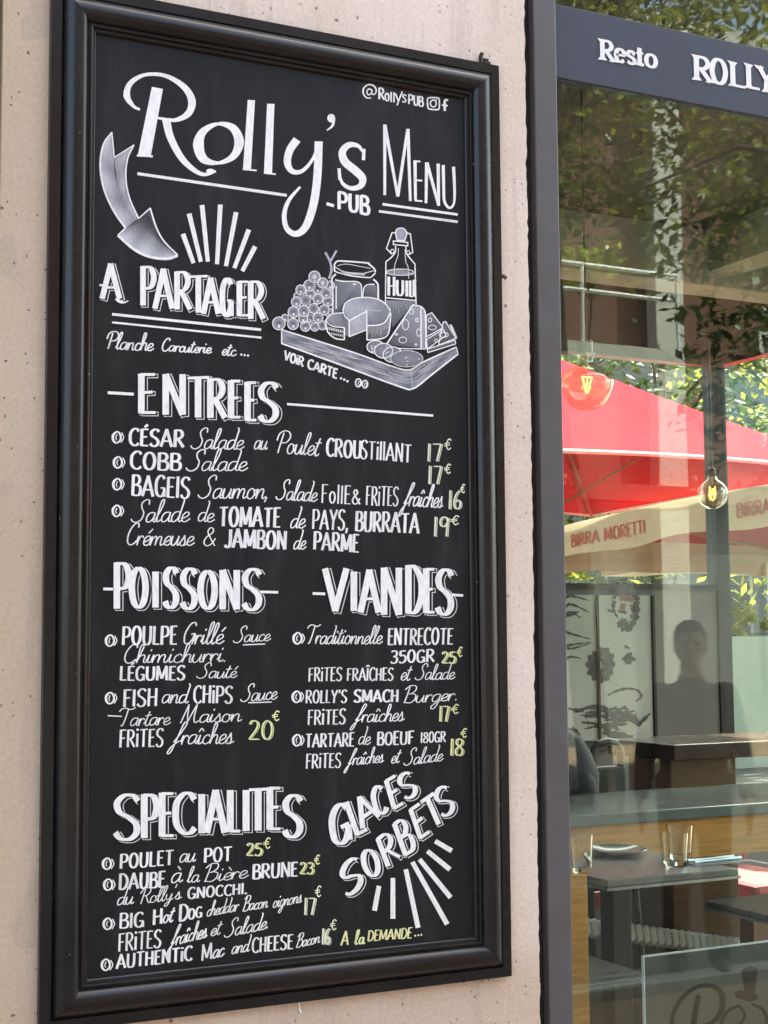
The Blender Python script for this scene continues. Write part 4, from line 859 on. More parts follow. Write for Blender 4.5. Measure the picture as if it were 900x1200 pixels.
# counter along the window, its oak front and wide oak leg
ct = thing('bar_counter', 'long bar counter with grey green top and oak front inside the window', 'counter', (2.4, 1.3, 0))
MB().box(1.15, 1.10, 1.045, 3.4, 1.62, 1.08).build('worktop', M_stone, ct, bevel=.004)
MB().box(1.16, 1.115, .925, 3.39, 1.16, 1.0445).build('front_rail', M_oakh, ct, bevel=.003)
for x in (1.2, 3.2): MB().box(x, 1.2, .013, x+.07, 1.58, 1.0445).build('leg', M_walnut, ct, bevel=.004)
r2 = thing('raised_counter', 'dark brown raised counter on a broad walnut pier behind the oak fronted counter', 'counter', (2.8, 2.0, 0))
a, c = at(790, 873, 1.78), at(790, 892, 1.78)
MB().box(a.x, 1.78, c.z, 3.9, 2.2, a.z).build('worktop', simple('dark_brown_lacquer', (.05,.022,.016), .25, .2, 6), r2, bevel=.004)
q0, q1 = at(787, 960, 1.84), at(864, 960, 1.84); MB().box(q0.x, 1.84, .013, q1.x, 2.1, c.z-.001).build('pier', M_walnut, r2, bevel=.004)

def table(name, label, x0, y0, x1, y1, z, legs=True, post=None, group=None):
    t = thing(name, label, 'table', ((x0+x1)/2, (y0+y1)/2, .013), group)
    MB().box(x0, y0, z-.018, x1, y1, z).build('tabletop', M_tabletop, t, bevel=.003)
    MB().box(x0-.004, y0-.004, z-.026, x1+.004, y1+.004, z-.0185).build('edge_trim', M_steel, t)
    cx, cy = (x0+x1)/2, (y0+y1)/2
    MB().box(cx-.03, cy-.03, .028, cx+.03, cy+.03, z-.0265).build('column', M_black, t, bevel=.003)
    MB().box(cx-.2, cy-.2, .013, cx+.2, cy+.2, .0275).build('foot_plate', M_black, t, bevel=.003)
    if post: MB().box(*post).build('oak_leg', M_oak, t, bevel=.003)
    return t
p = at(712, 1030, .5); q = at(865, 1012, .5)
table('high_table', 'high grey brown table laid with glasses in front of the oak counter', p.x, .5, q.x, 1.02, 1.0)
p = at_z(752, 1139, .78)
table('low_table', 'lower grey brown table beside the oak post at the window edge', p.x-.62, p.y, p.x, p.y+.55, .78)
p = at_z(825, 1055, .78)
table('dining_table', 'low grey brown table before the rose quilted bench', p.x, p.y-.62, p.x+.7, p.y, .78)
p = at(674, 1000, .42); q = at(688, 1000, .42)
tag(MB().box(p.x-.03, .42, .013, q.x, .47, 1.035).build('oak_post', M_oak, bevel=.003), 'slim oak post close behind the grey window jamb', 'post')
# rose bench
p = at(866, 1030, 2.5)
bn = thing('bench', 'rose quilted bench seat below the side window', 'bench', (p.x+.45, 2.6, .013))
MB().box(p.x, 2.4, .42, 3.98, 2.95, .56).build('seat', M_rose, bn, bevel=.03); MB().box(p.x, 2.9, .57, 3.98, 3.05, .86).build('backrest', M_rose, bn, bevel=.03); MB().box(p.x+.03, 2.45, .014, 3.95, 2.95, .419).build('base', M_walnut, bn)
# red stools
def stool(x, y, z, label):
    s = thing('bar_stool', label, 'stool', (x, y, .013), 'red bar stools behind the tables')
    MB().box(x-.11, y-.11, z-.07, x+.11, y+.11, z).build('seat', M_red, s, bevel=.02)
    for sx in (-1, 1):
        for sy in (-1, 1): MB().tube([(x+sx*.09, y+sy*.09, z-.072), (x+sx*.17, y+sy*.17, .014)], .012).build('leg', M_black, s)
    MB().tube([(x-.15,y-.15,.25),(x+.15,y-.15,.25),(x+.15,y+.15,.25),(x-.15,y+.15,.25),(x-.15,y-.15,.25)], .008).build('foot_ring', M_black, s)
p = at(698, 1044, 2.2); stool(p.x, 2.3, p.z, 'red bar stool seen below the high table, nearest the oak post')
p = at(829, 1068, 2.5); stool(p.x+.02, 2.6, p.z, 'red bar stool beside the broad walnut pier')
# sunlit white slatted heater along the back
ht = thing('floor_heater', 'white slatted heater standing on the dark floor behind the tables', 'heater', (2.6, 1.72, .013))
p, q = at(664, 1086, 1.68), at(866, 1112, 1.68)
MB().box(p.x, 1.70, .014, q.x, 1.76, q.z-.045).build('casing', M_black, ht)
m = MB()
n = 24
for k in range(n):
    x = p.x + (q.x-p.x)*(k+.5)/n; z = p.z + (q.z-p.z)*k/n
    m.obox((x, 1.70, z), (.012,0,.004), (0,.035,-.008), (-.003,.003,.028))
m.build('slats', M_white, ht, bevel=.006)
# black chair with a slotted back, dark rucksack, beyond the counter
p = at(714, 900, 1.75)
ch = thing('bar_chair', 'black bar chair with a hand slot in its backrest beyond the counter', 'chair', (p.x, 1.95, .013))
m = MB()
zz0, zz1 = at(714, 934, 1.75).z - .12, at(714, 869, 1.75).z
m.box(p.x-.075, 1.75, zz0, p.x+.075, 1.775, zz1-.085); m.build('backrest', M_black, ch, bevel=.01)
MB().tube([(p.x-.06,1.762,zz1-.09),(p.x-.058,1.762,zz1-.03),(p.x-.04,1.762,zz1-.008),(p.x,1.762,zz1),(p.x+.04,1.762,zz1-.008),(p.x+.058,1.762,zz1-.03),(p.x+.06,1.762,zz1-.09)], .014).build('handle', M_black, ch, smooth=True)
MB().box(p.x-.19, 1.78, .72, p.x+.19, 2.14, .76).build('seat', M_black, ch, bevel=.012)
for sx in (-1,1):
    for sy in (0,1): MB().tube([(p.x+sx*.15, 1.82+sy*.28, .719), (p.x+sx*.19, 1.79+sy*.34, .014)], .013).build('leg', M_black, ch)
p = at(676, 900, 1.7)
bag = thing('rucksack', 'slumped black rucksack standing on the counter next to the window jamb', 'bag', (p.x, 1.45, 1.08))
p = at(657, 900, 1.45)
m = MB(); m.lathe([(0,.0),(.08,.0),(.12,.03),(.122,.09),(.10,.15),(.07,.20),(.03,.225),(0,.23)], (p.x, 1.45, 1.08), 20); m.build('body', simple('black_nylon', (.014,.014,.016), .7, .3, 40, .4), bag, smooth=True)
MB().lathe([(0,0),(.04,0),(.05,.03),(.045,.07),(.03,.09),(0,.095)], (p.x+.01, 1.35, 1.085), 14).build('pocket', simple('black_nylon_pocket', (.016,.016,.018), .7, .3, 40, .4), bag, smooth=True)
MB().tube([(p.x-.04,1.45,1.295),(p.x-.03,1.45,1.325),(p.x+.02,1.45,1.325),(p.x+.03,1.45,1.295)], .008).build('grab_loop', M_black, bag)

# glasses, saucer, cutlery
def tumbler(x, y, z, label, h=.085, r=.037):
    t = tag(MB().lathe([(0,0),(r*.78,0),(r*.80,.004),(r,h),(r-.003,h),(r*.76,.012),(0,.012)], (x, y, z), 28).build('tumbler', M_tumbler, smooth=True), label, 'glass', 'tumblers on the tables')
p = at(791, 1006, .62); tumbler(p.x, .62, 1.0, 'clear tumbler upside down right on the high table')
p = at(797, 1003, .75); tumbler(p.x, .75, 1.0, 'clear tumbler behind the other one on the high table')
p = at(677, 960, .445); tumbler(p.x+.01, .445, 1.035, 'clear tumbler standing on top of the oak post by the jamb', .09, .028)
p = at(722, 1000, .85)
pl = tag(MB().lathe([(0,0),(.05,0),(.055,.004),(.085,.016),(.083,.019),(.05,.007),(0,.006)], (p.x, .85, 1.0), 30).build('plate', simple('dark_glazed_china', (.06,.055,.05), .15, .1, 10), smooth=True), 'dark plate on the left of the high table', 'plate')
p = at(838, 1013, .60)
cu = thing('cutlery_set', 'steel knife and fork on a folded napkin on the high table', 'cutlery', (p.x, .6, 1.0))
MB().box(p.x-.085, .57, 1.0005, p.x+.085, .65, 1.005).build('napkin', simple('grey_napkin', (.35,.34,.33), .9, .1, 60, .2), cu)
for dy, nm in ((0,'knife'),(.03,'fork')): MB().tube([(p.x-.08,.585+dy,1.009),(p.x+.01,.587+dy,1.010),(p.x+.08,.592+dy,1.009)], [.005,.003,.006], 6).build(nm, M_steel, cu)

# filament bulbs
def emis(name, col, s):
    m = bpy.data.materials.new(name); m.use_nodes = True; nt = m.node_tree; nt.nodes.clear(); e = N(nt, 'ShaderNodeEmission'); o = N(nt, 'ShaderNodeOutputMaterial')
    e.inputs[0].default_value = (*col, 1); e.inputs[1].default_value = s; nt.links.new(e.outputs[0], o.inputs[0]); return m
M_fil = emis('hot_filament', (1.0, .42, .06), 2.6)
def bulb(x, y, z, R, prof, label, fil, cord_top=3.3):
    b = thing('pendant_bulb', label, 'lamp', (x, y, z), 'filament bulbs hanging behind the window')
    zt = prof[-1][1]*R
    MB().lathe([(r*R, h*R) for r, h in prof], (x, y, z), 32).build('bulb', M_amber, b, smooth=True)
    MB().lathe([(0,0),(.22*R,0),(.24*R,.08*R),(.24*R,.5*R),(.12*R,.58*R),(0,.6*R)], (x, y, z+zt), 18).build('socket', M_alu if R > .06 else M_steel, b, smooth=True)
    MB().tube([(x, y, z+zt+.6*R), (x, y, cord_top)], .0028, 6).build('cord', M_black, b)
    f = MB()
    for P in fil: f.tube([(x+a*R, y+c*R, z+d*R) for a, c, d in P], .0014, 6)
    f.build('filament', M_fil, b)
    MB().tube([(x, y, z+zt), (x, y, z+zt-.5*R)], [.09*R, .05*R], 8).build('stem', simple('glass_stem', (.7,.68,.6), .2), b)
p = at(688, 455, .9)
onion = [(0,-.82),(.35,-.80),(.62,-.66),(.85,-.3),(.97,.05),(1.0,.25),(.9,.5),(.65,.72),(.40,.86),(.34,.95),(.34,1.32)]
bulb(p.x, .9, p.z, .076, onion, 'large amber onion shaped filament bulb close to the window', [[(-.02,0,-.2),(-.22,0,.42)],[(.02,0,-.2),(.22,0,.42)],[(-.22,0,.42),(-.08,.1,.45),(.08,.1,.45),(.22,0,.42)],[(-.1,.1,.4),(0,.1,-.1),(.1,.1,.4)]])
p = at(835, 579, 2.5)
globe = [(0,-1),(.4,-.92),(.75,-.67),(.95,-.3),(1,0),(.93,.35),(.72,.66),(.46,.86),(.34,.96),(.30,1.15)]
bulb(p.x, 2.5, p.z, .066, globe, 'smaller round amber filament bulb hanging deeper in the room', [[(-.22,0,.5),(-.26,0,0),(-.15,0,-.32),(0,0,-.42),(.15,0,-.32),(.26,0,0),(.22,0,.5)],[(-.1,.05,.4),(-.1,.05,-.1)],[(.1,.05,.4),(.1,.05,-.1)]])

# smoked panel with the house emblem, fixed just behind the glass
YS = .10
lp = thing('emblem_panel', 'smoky dark panel with R and top hatted clover emblem fixed low behind the glass', 'sign', (1.6, YS, .4))
a, c = at(755, 1122, YS), at(900, 1107, YS)
xr = a.x + .62; sl_ = 0.0
def smoked(name):
    m = bpy.data.materials.new(name); m.use_nodes = True; nt = m.node_tree; nt.nodes.clear(); o = N(nt, 'ShaderNodeOutputMaterial'); mx = N(nt, 'ShaderNodeMixShader'); mx.inputs[0].default_value = .9
    t = N(nt, 'ShaderNodeBsdfTransparent'); t.inputs[0].default_value = (.75,.75,.74,1); p = N(nt, 'ShaderNodeBsdfPrincipled'); nz = N(nt, 'ShaderNodeTexNoise', Scale=5.0)
    r = ramp(nt, nz.outputs['Fac'], [(.3, (.07,.068,.06)), (.7, (.105,.10,.09))]); nt.links.new(r.outputs[0], p.inputs['Base Color']); p.inputs['Roughness'].default_value = .5; p.inputs['Specular IOR Level'].default_value = .15
    nt.links.new(t.outputs[0], mx.inputs[1]); nt.links.new(p.outputs[0], mx.inputs[2]); nt.links.new(mx.outputs[0], o.inputs[0]); return m
MB().box(a.x, YS, .40, xr, YS+.006, a.z).build('panel', smoked('smoked_acrylic'), lp)
m = MB(); m.box(a.x-.003, YS-.001, .40, a.x, YS+.007, a.z); m.box(a.x-.003, YS-.001, a.z, xr, YS+.007, a.z+.003); m.build('edge', simple('pale_polished_edge', (.55,.56,.55), .3), lp)
em = MB(); kk = [0]
def estr(P, w, closed=False):
    P = crom(P, 8); W = np.interp(np.linspace(0,1,len(P)), np.linspace(0,1,len(w)), w); d = np.gradient(P, axis=0); d = d/np.maximum(1e-6, np.hypot(d[:,0], d[:,1]))[:,None]; nn = np.stack([-d[:,1], d[:,0]], 1)*W[:,None]*.5
    kk[0] += 1; b0 = len(em.v)
    for a_, c_ in zip(P+nn, P-nn):
        for e in (a_, c_): q = at(e[0], e[1], YS); em.v.append((q.x, YS-.0012-(kk[0] % 12)*.00008, q.z))
    for j in range(len(P)-1): em.f.append((b0+2*j, b0+2*j+2, b0+2*j+3, b0+2*j+1))
def epoly(P):
    kk[0] += 1; b0 = len(em.v)
    for e in P: q = at(e[0], e[1], YS); em.v.append((q.x, YS-.0012-(kk[0] % 12)*.00008, q.z))
    em.f.append(tuple(range(b0, b0+len(P))))
estr([(792,1225),(787,1196),(797,1172),(815,1157),(832,1155),(845,1164),(845,1184),(834,1198),(818,1202)], [4,5,5,4.5,5,7,7,5,2])
estr([(818,1166),(812,1200),(806,1225)], [6,7,7])
estr([(830,1200),(838,1220),(852,1232)], [5,6,4])
epoly([(868,1137),(878,1132),(888,1135),(884,1164),(872,1162)]); epoly([(860,1162),(868,1160),(886,1165),(889,1170),(878,1174),(862,1169)])
estr([(866,1178),(852,1185),(845,1200),(850,1214),(862,1218)], [3,4,4,4,3]); estr([(866,1178),(872,1190),(866,1202)], [3,3,3]); estr([(880,1176),(894,1184),(898,1200),(890,1214),(876,1218),(866,1210)], [3,4,4,4,4,3]); estr([(866,1216),(868,1240),(880,1262)], [4,4,3])
em.build('emblem', M_emb, lp)
# ------------------------------------------------------------------ terrace beyond the room and the street that the window mirrors
def leaf_mat(name, c1, c2, trans=.45):
    m = bpy.data.materials.new(name); m.use_nodes = True; nt = m.node_tree; nt.nodes.clear(); o = N(nt, 'ShaderNodeOutputMaterial')
    oi = N(nt, 'ShaderNodeNewGeometry'); r = ramp(nt, oi.outputs['Random Per Island'], [(0, c1), (1, c2)])
    d = N(nt, 'ShaderNodeBsdfDiffuse'); t = N(nt, 'ShaderNodeBsdfTranslucent'); g = N(nt, 'ShaderNodeBsdfGlossy'); g.inputs['Roughness'].default_value = .4
    hs = N(nt, 'ShaderNodeHueSaturation'); hs.inputs['Value'].default_value = 1.6; hs.inputs['Hue'].default_value = .485; nt.links.new(r.outputs[0], hs.inputs['Color'])
    nt.links.new(r.outputs[0], d.inputs[0]); nt.links.new(hs.outputs[0], t.inputs[0])
    a = N(nt, 'ShaderNodeMixShader'); a.inputs[0].default_value = trans; nt.links.new(d.outputs[0], a.inputs[1]); nt.links.new(t.outputs[0], a.inputs[2])
    b = N(nt, 'ShaderNodeMixShader'); b.inputs[0].default_value = .06; nt.links.new(a.outputs[0], b.inputs[1]); nt.links.new(g.outputs[0], b.inputs[2]); nt.links.new(b.outputs[0], o.inputs[0]); return m
M_leaf = leaf_mat('green_leaves', (.07,.13,.018), (.15,.21,.03)); M_leafy = leaf_mat('yellow_green_leaves', (.13,.18,.02), (.27,.27,.045), .55); M_leafd = leaf_mat('dark_leaves', (.025,.05,.012), (.05,.09,.02), .3)
M_leafm = leaf_mat('mixed_leaves', (.022,.045,.010), (.22,.23,.035), .45)
M_bark = simple('bark', (.09,.065,.045), .9, .3, 20, .6)
def tree(name, label, base, c, R, mat, n_cl=70, per=55, size=.085, seed=1, group=None, trunk_r=.13, cat='tree'):
    rng = random.Random(seed); t = thing(name, label, cat, base, group); B = Vector(base); C_ = Vector(c)
    tr = MB(); mid = B.lerp(C_, .5) + Vector((rng.uniform(-.15,.15), rng.uniform(-.15,.15), 0)); tr.tube([B, B.lerp(mid, .5), mid, C_, C_+Vector((0,0,R[2]*.5))], [trunk_r, trunk_r*.85, trunk_r*.7, trunk_r*.45, .02], 10)
    cl = []
    for k in range(n_cl):
        while True:
            v = Vector((rng.uniform(-1,1), rng.uniform(-1,1), rng.uniform(-1,1)))
            if .25 < v.length < 1: break
        cl.append(C_ + Vector((v.x*R[0], v.y*R[1], v.z*R[2])))
    for p in cl[::3]: tr.tube([C_.lerp(B, rng.uniform(.0,.25)), C_.lerp(p, .5)+Vector((0,0,.1)), p], [trunk_r*.3, trunk_r*.16, .006], 5, cap=False)
    tr.build('trunk', M_bark, t, smooth=True)
    m = MB(); s0 = min(R)*.34
    for p in cl:
        cr = s0*rng.uniform(.6, 1.25)
        for j in range(per):
            o = Vector((rng.gauss(0,.5), rng.gauss(0,.5), rng.gauss(0,.32)))*cr + p; s_ = size*rng.uniform(.6,1.3)
            d = Vector((rng.uniform(-1,1), rng.uniform(-1,1), rng.uniform(-.9,.4))).normalized(); e = d.cross(Vector((rng.uniform(-1,1), rng.uniform(-1,1), 1.2))).normalized()
            m.add([o-d*s_, o+e*s_*.42, o+d*s_, o-e*s_*.42], [(0,1,2,3)])
    m.build('crown', mat, t); return t
# --- parasols
def cloth(name, col, trans=.5):
    m = bpy.data.materials.new(name); m.use_nodes = True; nt = m.node_tree; nt.nodes.clear(); o = N(nt, 'ShaderNodeOutputMaterial'); d = N(nt, 'ShaderNodeBsdfDiffuse'); t = N(nt, 'ShaderNodeBsdfTranslucent'); mx = N(nt, 'ShaderNodeMixShader'); mx.inputs[0].default_value = trans
    nz = N(nt, 'ShaderNodeTexNoise', Scale=2.0, Detail=4.0); r = ramp(nt, nz.outputs['Fac'], [(.3, tuple(c*.88 for c in col)), (.7, col)]); 
    for s in (d, t): nt.links.new(r.outputs[0], s.inputs[0])
    wn = N(nt, 'ShaderNodeTexNoise', Scale=3.5, Detail=5.0, Distortion=1.2); bp = N(nt, 'ShaderNodeBump', Strength=.5, Distance=.03); nt.links.new(wn.outputs['Fac'], bp.inputs['Height']); nt.links.new(bp.outputs[0], d.inputs['Normal'])
    nt.links.new(d.outputs[0], mx.inputs[1]); nt.links.new(t.outputs[0], mx.inputs[2]); nt.links.new(mx.outputs[0], o.inputs[0]); return m
M_winb = simple('dark_pane', (.03,.035,.04), .1, .2, 3)
M_redc = cloth('red_canvas', (.58,.04,.058), .01); M_beige = cloth('beige_canvas', (.55,.45,.31), .3); M_brick = simple('brick_red_print', (.33,.05,.03), .8, .2, 40); M_trim = simple('white_piping', (.8,.8,.78), .6)
M_teak = simple('teak', (.30,.17,.08), .6, .2, 8, stretch=(4,4,30))
def parasol(cx, cy, half, ze, zp, rot, label, valance=.22, words=True, tilt=0.0, starts=(.08, .56)):
    t = thing('parasol', label, 'parasol', (cx, cy, 0), 'red parasols on the terrace'); ca, sa = math.cos(rot), math.sin(rot)
    W = lambda x, y, z: (cx + x*ca - y*sa, cy + x*sa + y*ca, z + tilt*y)
    m = MB(); n = 10; K = [(-half,-half),(half,-half),(half,half),(-half,half)]
    for k in range(4):
        (ax, ay), (bx, by) = K[k], K[(k+1) % 4]; V = []; F = []
        for i in range(n+1):
            for j in range(n+1):
                u, v = i/n, j/n; x = (ax+(bx-ax)*v)*u; y = (ay+(by-ay)*v)*u; sag = .05*half*math.sin(math.pi*v)*u - .06*half*math.sin(math.pi*u)*.5
                V.append(W(x, y, zp + (ze-zp)*u + sag*.5 - (.0)))
        for i in range(n):
            for j in range(n): a = i*(n+1)+j; F.append((a, a+1, a+n+2, a+n+1))
        m.add(V, F)
    m.build('canopy', M_redc, t, smooth=True, sharp=12)
    rng = random.Random(int(cx*100))
    for k in range(4):
        (ax, ay), (bx, by) = K[k], K[(k+1) % 4]; dx, dy = (bx-ax)/(2*half), (by-ay)/(2*half); nx, ny = dy, -dx
        if valance:
            v = MB(); n2 = 28; V = []; F = []
            for i in range(n2+1):
                s = i/n2; sag = .025*half*math.sin(math.pi*s)
                for j, zz in enumerate((0, -.5, -1)):
                    b = (.012+.02*-zz)*math.sin(s*17+k) ; V.append(W(ax+(bx-ax)*s+nx*(b+.012), ay+(by-ay)*s+ny*(b+.012), ze+sag+.0 + zz*valance + (.012*math.sin(s*17+k) if zz == -1 else 0)))
            for i in range(n2):
                for j in range(2): a = i*3+j; F.append((a, a+1, a+4, a+3))
            v.add(V, F); vo = v.build('valance', M_beige, t, smooth=True)
            if words:
                for start in (starts if k == 3 else (.08, .56)):
                    lm = MB(); kq = 0; x = 0; text = 'BIRRA MORETTI'; tot = sum(glyph(CAPS, c)[0] for c in text) + .12*12; Wd = (.24 if k == 3 else .36)*2*half; hh = valance*.36
                    for c in text:
                        w, st = glyph(CAPS, c)
                        for kind, pts in st:
                            segs = [crom([(x+p[0], p[1]) for p in pts], 5)] if kind == 's' else [np.array([(x+pts[q][0], pts[q][1]), (x+pts[q+1][0], pts[q+1][1])]) for q in range(len(pts)-1)]
                            for P in segs:
                                P = np.array(P)*np.array([Wd/tot, hh]); d = np.gradient(P, axis=0) if len(P) > 2 else np.array([P[1]-P[0]]*2); d = d/np.maximum(1e-9, np.hypot(d[:,0], d[:,1]))[:,None]
                                nn = np.stack([-d[:,1], d[:,0]], 1)*(hh*.2*(.55+.45*np.abs(d[:,1])))[:,None]*.5; kq += 1; b0 = len(lm.v)
                                for a_, c_ in zip(P+nn, P-nn):
                                    for e in (a_, c_):
                                        s = start + e[0]/(2*half); b = (.012+.02*.5)*math.sin(s*17+k) + .012 + .006 + (kq % 9)*.0003
                                        lm.v.append(W(ax+(bx-ax)*s+nx*b, ay+(by-ay)*s+ny*b, ze+.025*half*math.sin(math.pi*s)-valance*.72+e[1]))
                                for j in range(len(P)-1): lm.f.append((b0+2*j, b0+2*j+2, b0+2*j+3, b0+2*j+1))
                        x += w + .12
                    lm.build('valance_lettering', M_brick, vo)
        else:
            P = [W(ax+(bx-ax)*i/12, ay+(by-ay)*i/12, ze + .025*half*math.sin(math.pi*i/12)) for i in range(13)]; MB().tube(P, .018, 6).build('piping', M_trim, t)
        MB().tube([W(0,0,zp-.05), W(ax*.97, ay*.97, ze-.03)], .014, 6).build('rib', M_teak, t); MB().tube([W(0,0,ze-.25), W(ax*.5, ay*.5, (zp+ze)/2-.05)], .011, 6).build('strut', M_teak, t)
    MB().tube([(cx,cy,.06),(cx,cy,zp+.06)], .028, 12).build('pole', M_teak, t); MB().box(cx-.3,cy-.3,.001,cx+.3,cy+.3,.06).build('base', M_black, t, bevel=.01); MB().lathe([(0,0),(.05,0),(.04,.06),(0,.1)], (cx,cy,zp+.02), 12).build('finial', M_teak, t, smooth=True)
parasol(6.1, 8.0, 2.0, 2.86, 4.05, .02, 'large red parasol with white piping, the tallest on the terrace', valance=0)
parasol(6.35, 4.95, 1.5, 2.36, 2.56, .03, 'red parasol with lettered beige valance nearest the side window', tilt=-.055, starts=(.285, .80))
parasol(9.9, 7.9, 1.9, 2.56, 2.95, .02, 'red parasol with lettered beige valance farthest along the terrace', valance=.28, tilt=-.03, starts=(.12, .52))
# --- the grey block that closes the view behind the terrace
gb = thing('apartment_block', 'tall grey apartment block in shade behind the terrace', 'building', (6, 21, 0))
MB().box(-8, 20.5, 0, 20.2, 30, 14).build('wall', simple('grey_facade', (.13,.135,.135), .85, .12, 3, .2), gb); MB().box(-8.1, 20.3, 13.99, 20.3, 30.1, 14.3).build('cornice', simple('grey_cornice', (.2,.2,.2), .8), gb)
for x in (6.0, 8.6, 11.2, 13.8, 16.0, 18.4):
    for z in (1.2, 4.4, 7.6, 10.6):
        w = MB().box(x-.55, 20.44, z, x+.55, 20.499, z+1.7).build('window', simple('grey_window_frame', (.25,.25,.25), .6), gb) if not gb.get('w_') else None
        if w is None: w = wsrc.copy(); COL.objects.link(w); w.location = (x-6.0, 0, z-1.2)
        else: wsrc = w; gb['w_'] = 1
del gb['w_']
for w in [c for c in gb.children if c.name.startswith('window')]: MB().box(w.location.x+6-.47, 20.43, w.location.z+1.28, w.location.x+6+.47, 20.439, w.location.z+2.82).build('pane', M_winb, w)
tag(MB().box(4.14, 3.3, 0, 30, 20.4, .008).build('terrace', simple('dark_terrace_slabs', (.055,.052,.05), .7, .25, 3, .2)), kind='structure')
# --- garden wall and trees of the terrace
tag(MB().box(5.2, 12.0, 0, 16.0, 12.18, 1.62).build('garden_wall', simple('pale_render', (.42,.48,.37), .8, .08, 4, .2)), 'low pale rendered garden wall behind the parasols', 'wall')
for k, (x, y, h, r, mt, lb) in enumerate(((9.0,13.2,3.0,1.6,M_leafy,'yellow green bushy tree right behind the garden wall'), (11.8,13.8,4.6,2.2,M_leafd,'tall dark green tree behind the right of the garden wall'), (7.0,14.6,4.2,2.0,M_leaf,'green tree behind the left of the garden wall'), (14.8,13.9,4.2,2.4,M_leafy,'yellow green tree at the far end of the garden wall'), (10.2,17.0,6.2,2.6,M_leaf,'tallest green tree far behind the garden wall'))):
    tree('garden_tree', lb, (x, y, 0), (x, y, h), (r, r, r*1.05), mt, 60, 60, .11, 20+k, 'trees behind the garden wall')
hb = tree('hedge', 'clipped green hedge lining the garden wall', (9.5, 12.7, 0), (9.5, 12.7, 1.4), (4.5, .45, .9), M_leafy, 130, 60, .07, 44, cat='hedge', trunk_r=.05)
# --- the street opposite, seen in the window only
M_stucco = simple('red_brown_stucco', (.14,.058,.04), .85, .15, 2, .2); M_pale = simple('pale_stone', (.50,.49,.46), .8, .08, 5, .2); M_win = simple('dark_window_glass', (.03,.035,.04), .1, .2, 3)
hs = thing('street_house', 'red brown house with pale pilasters and a planted balcony across the street', 'house', (9, -17, 0))
MB().box(-14, -24, 0, 26, -16.2, 11).build('wall', M_stucco, hs)
MB().box(-14, -16.198, 0, 26, -16.1, 3.699).build('ground_floor', simple('grey_ground_floor', (.15,.155,.15), .8, .12, 3, .2), hs)
for x in (-9, -1, 8.2, 13.4, 22): MB().box(x, -16.099, 0, x+.55, -15.85, 10.9).build('pilaster', M_pale, hs, bevel=.02)
MB().box(-14.1, -16.3, 11.001, 26.1, -15.6, 11.4).build('cornice', M_pale, hs); MB().box(-14, -16.19, 3.7, 26, -15.8, 3.95).build('string_course', M_stucco, hs)
for x in (-12,-5,2.5,5.5,16.2,19,24):
    for z in (.9, 4.7, 7.9):
        w = MB().box(x-.6, -16.098, z, x+.6, -16.02, z+1.9).build('window', M_pale, hs); MB().box(x-.5, -16.019, z+.1, x+.5, -16.01, z+1.8).build('pane', M_win, w)
bl = MB().box(8.8, -15.79, 5.3, 12.0, -13.4, 5.5).build('balcony', M_pale, hs)
for z in (6.2, 6.55): MB().tube([(8.85,-13.45,z),(11.95,-13.45,z)], .03, 8).build('railing', M_trim, bl)
for x in (8.85, 10.4, 11.95): MB().tube([(x,-13.45,5.5),(x,-13.45,6.55)], .025, 8).build('post', M_trim, bl)
tree('topiary_tree', 'small ball shaped tree on a thin stem on the balcony opposite', (10.1, -14.0, 5.51), (10.1, -14.0, 7.45), (.55,.55,.42), M_leaf, 40, 50, .06, 61, trunk_r=.035)
tree('balcony_shrub', 'yellow green shrub on the balcony opposite', (10.8, -13.9, 5.51), (10.8, -13.9, 6.7), (.45,.4,.5), M_leafy, 26, 40, .06, 62, cat='shrub', trunk_r=.03)
tree('plane_tree', 'leafy street tree nearest the shop window', (7.4, -4.6, 0), (6.5, -4.6, 5.0), (1.95,1.5,1.6), M_leafm, 70, 110, .05, 71, 'street trees opposite the window', .14)
tree('plane_tree', 'large leafy street tree before the house opposite', (8.4, -10.4, 0), (7.4, -9.8, 8.2), (3.4,2.2,2.3), M_leafm, 120, 95, .075, 72, 'street trees opposite the window', .2)
tree('plane_tree', 'dark leafy street tree farther along the street', (12.5, -9.5, 0), (12.0, -9.5, 5.4), (2.6,2.0,2.6), M_leafd, 110, 60, .11, 73, 'street trees opposite the window', .18)
tree('plane_tree', 'leafy street tree straight before the menu board', (-3.5, -11.0, 0), (-3.5, -11.0, 6.4), (3.0,2.4,2.4), M_leaf, 110, 60, .12, 74, 'street trees opposite the window', .2)
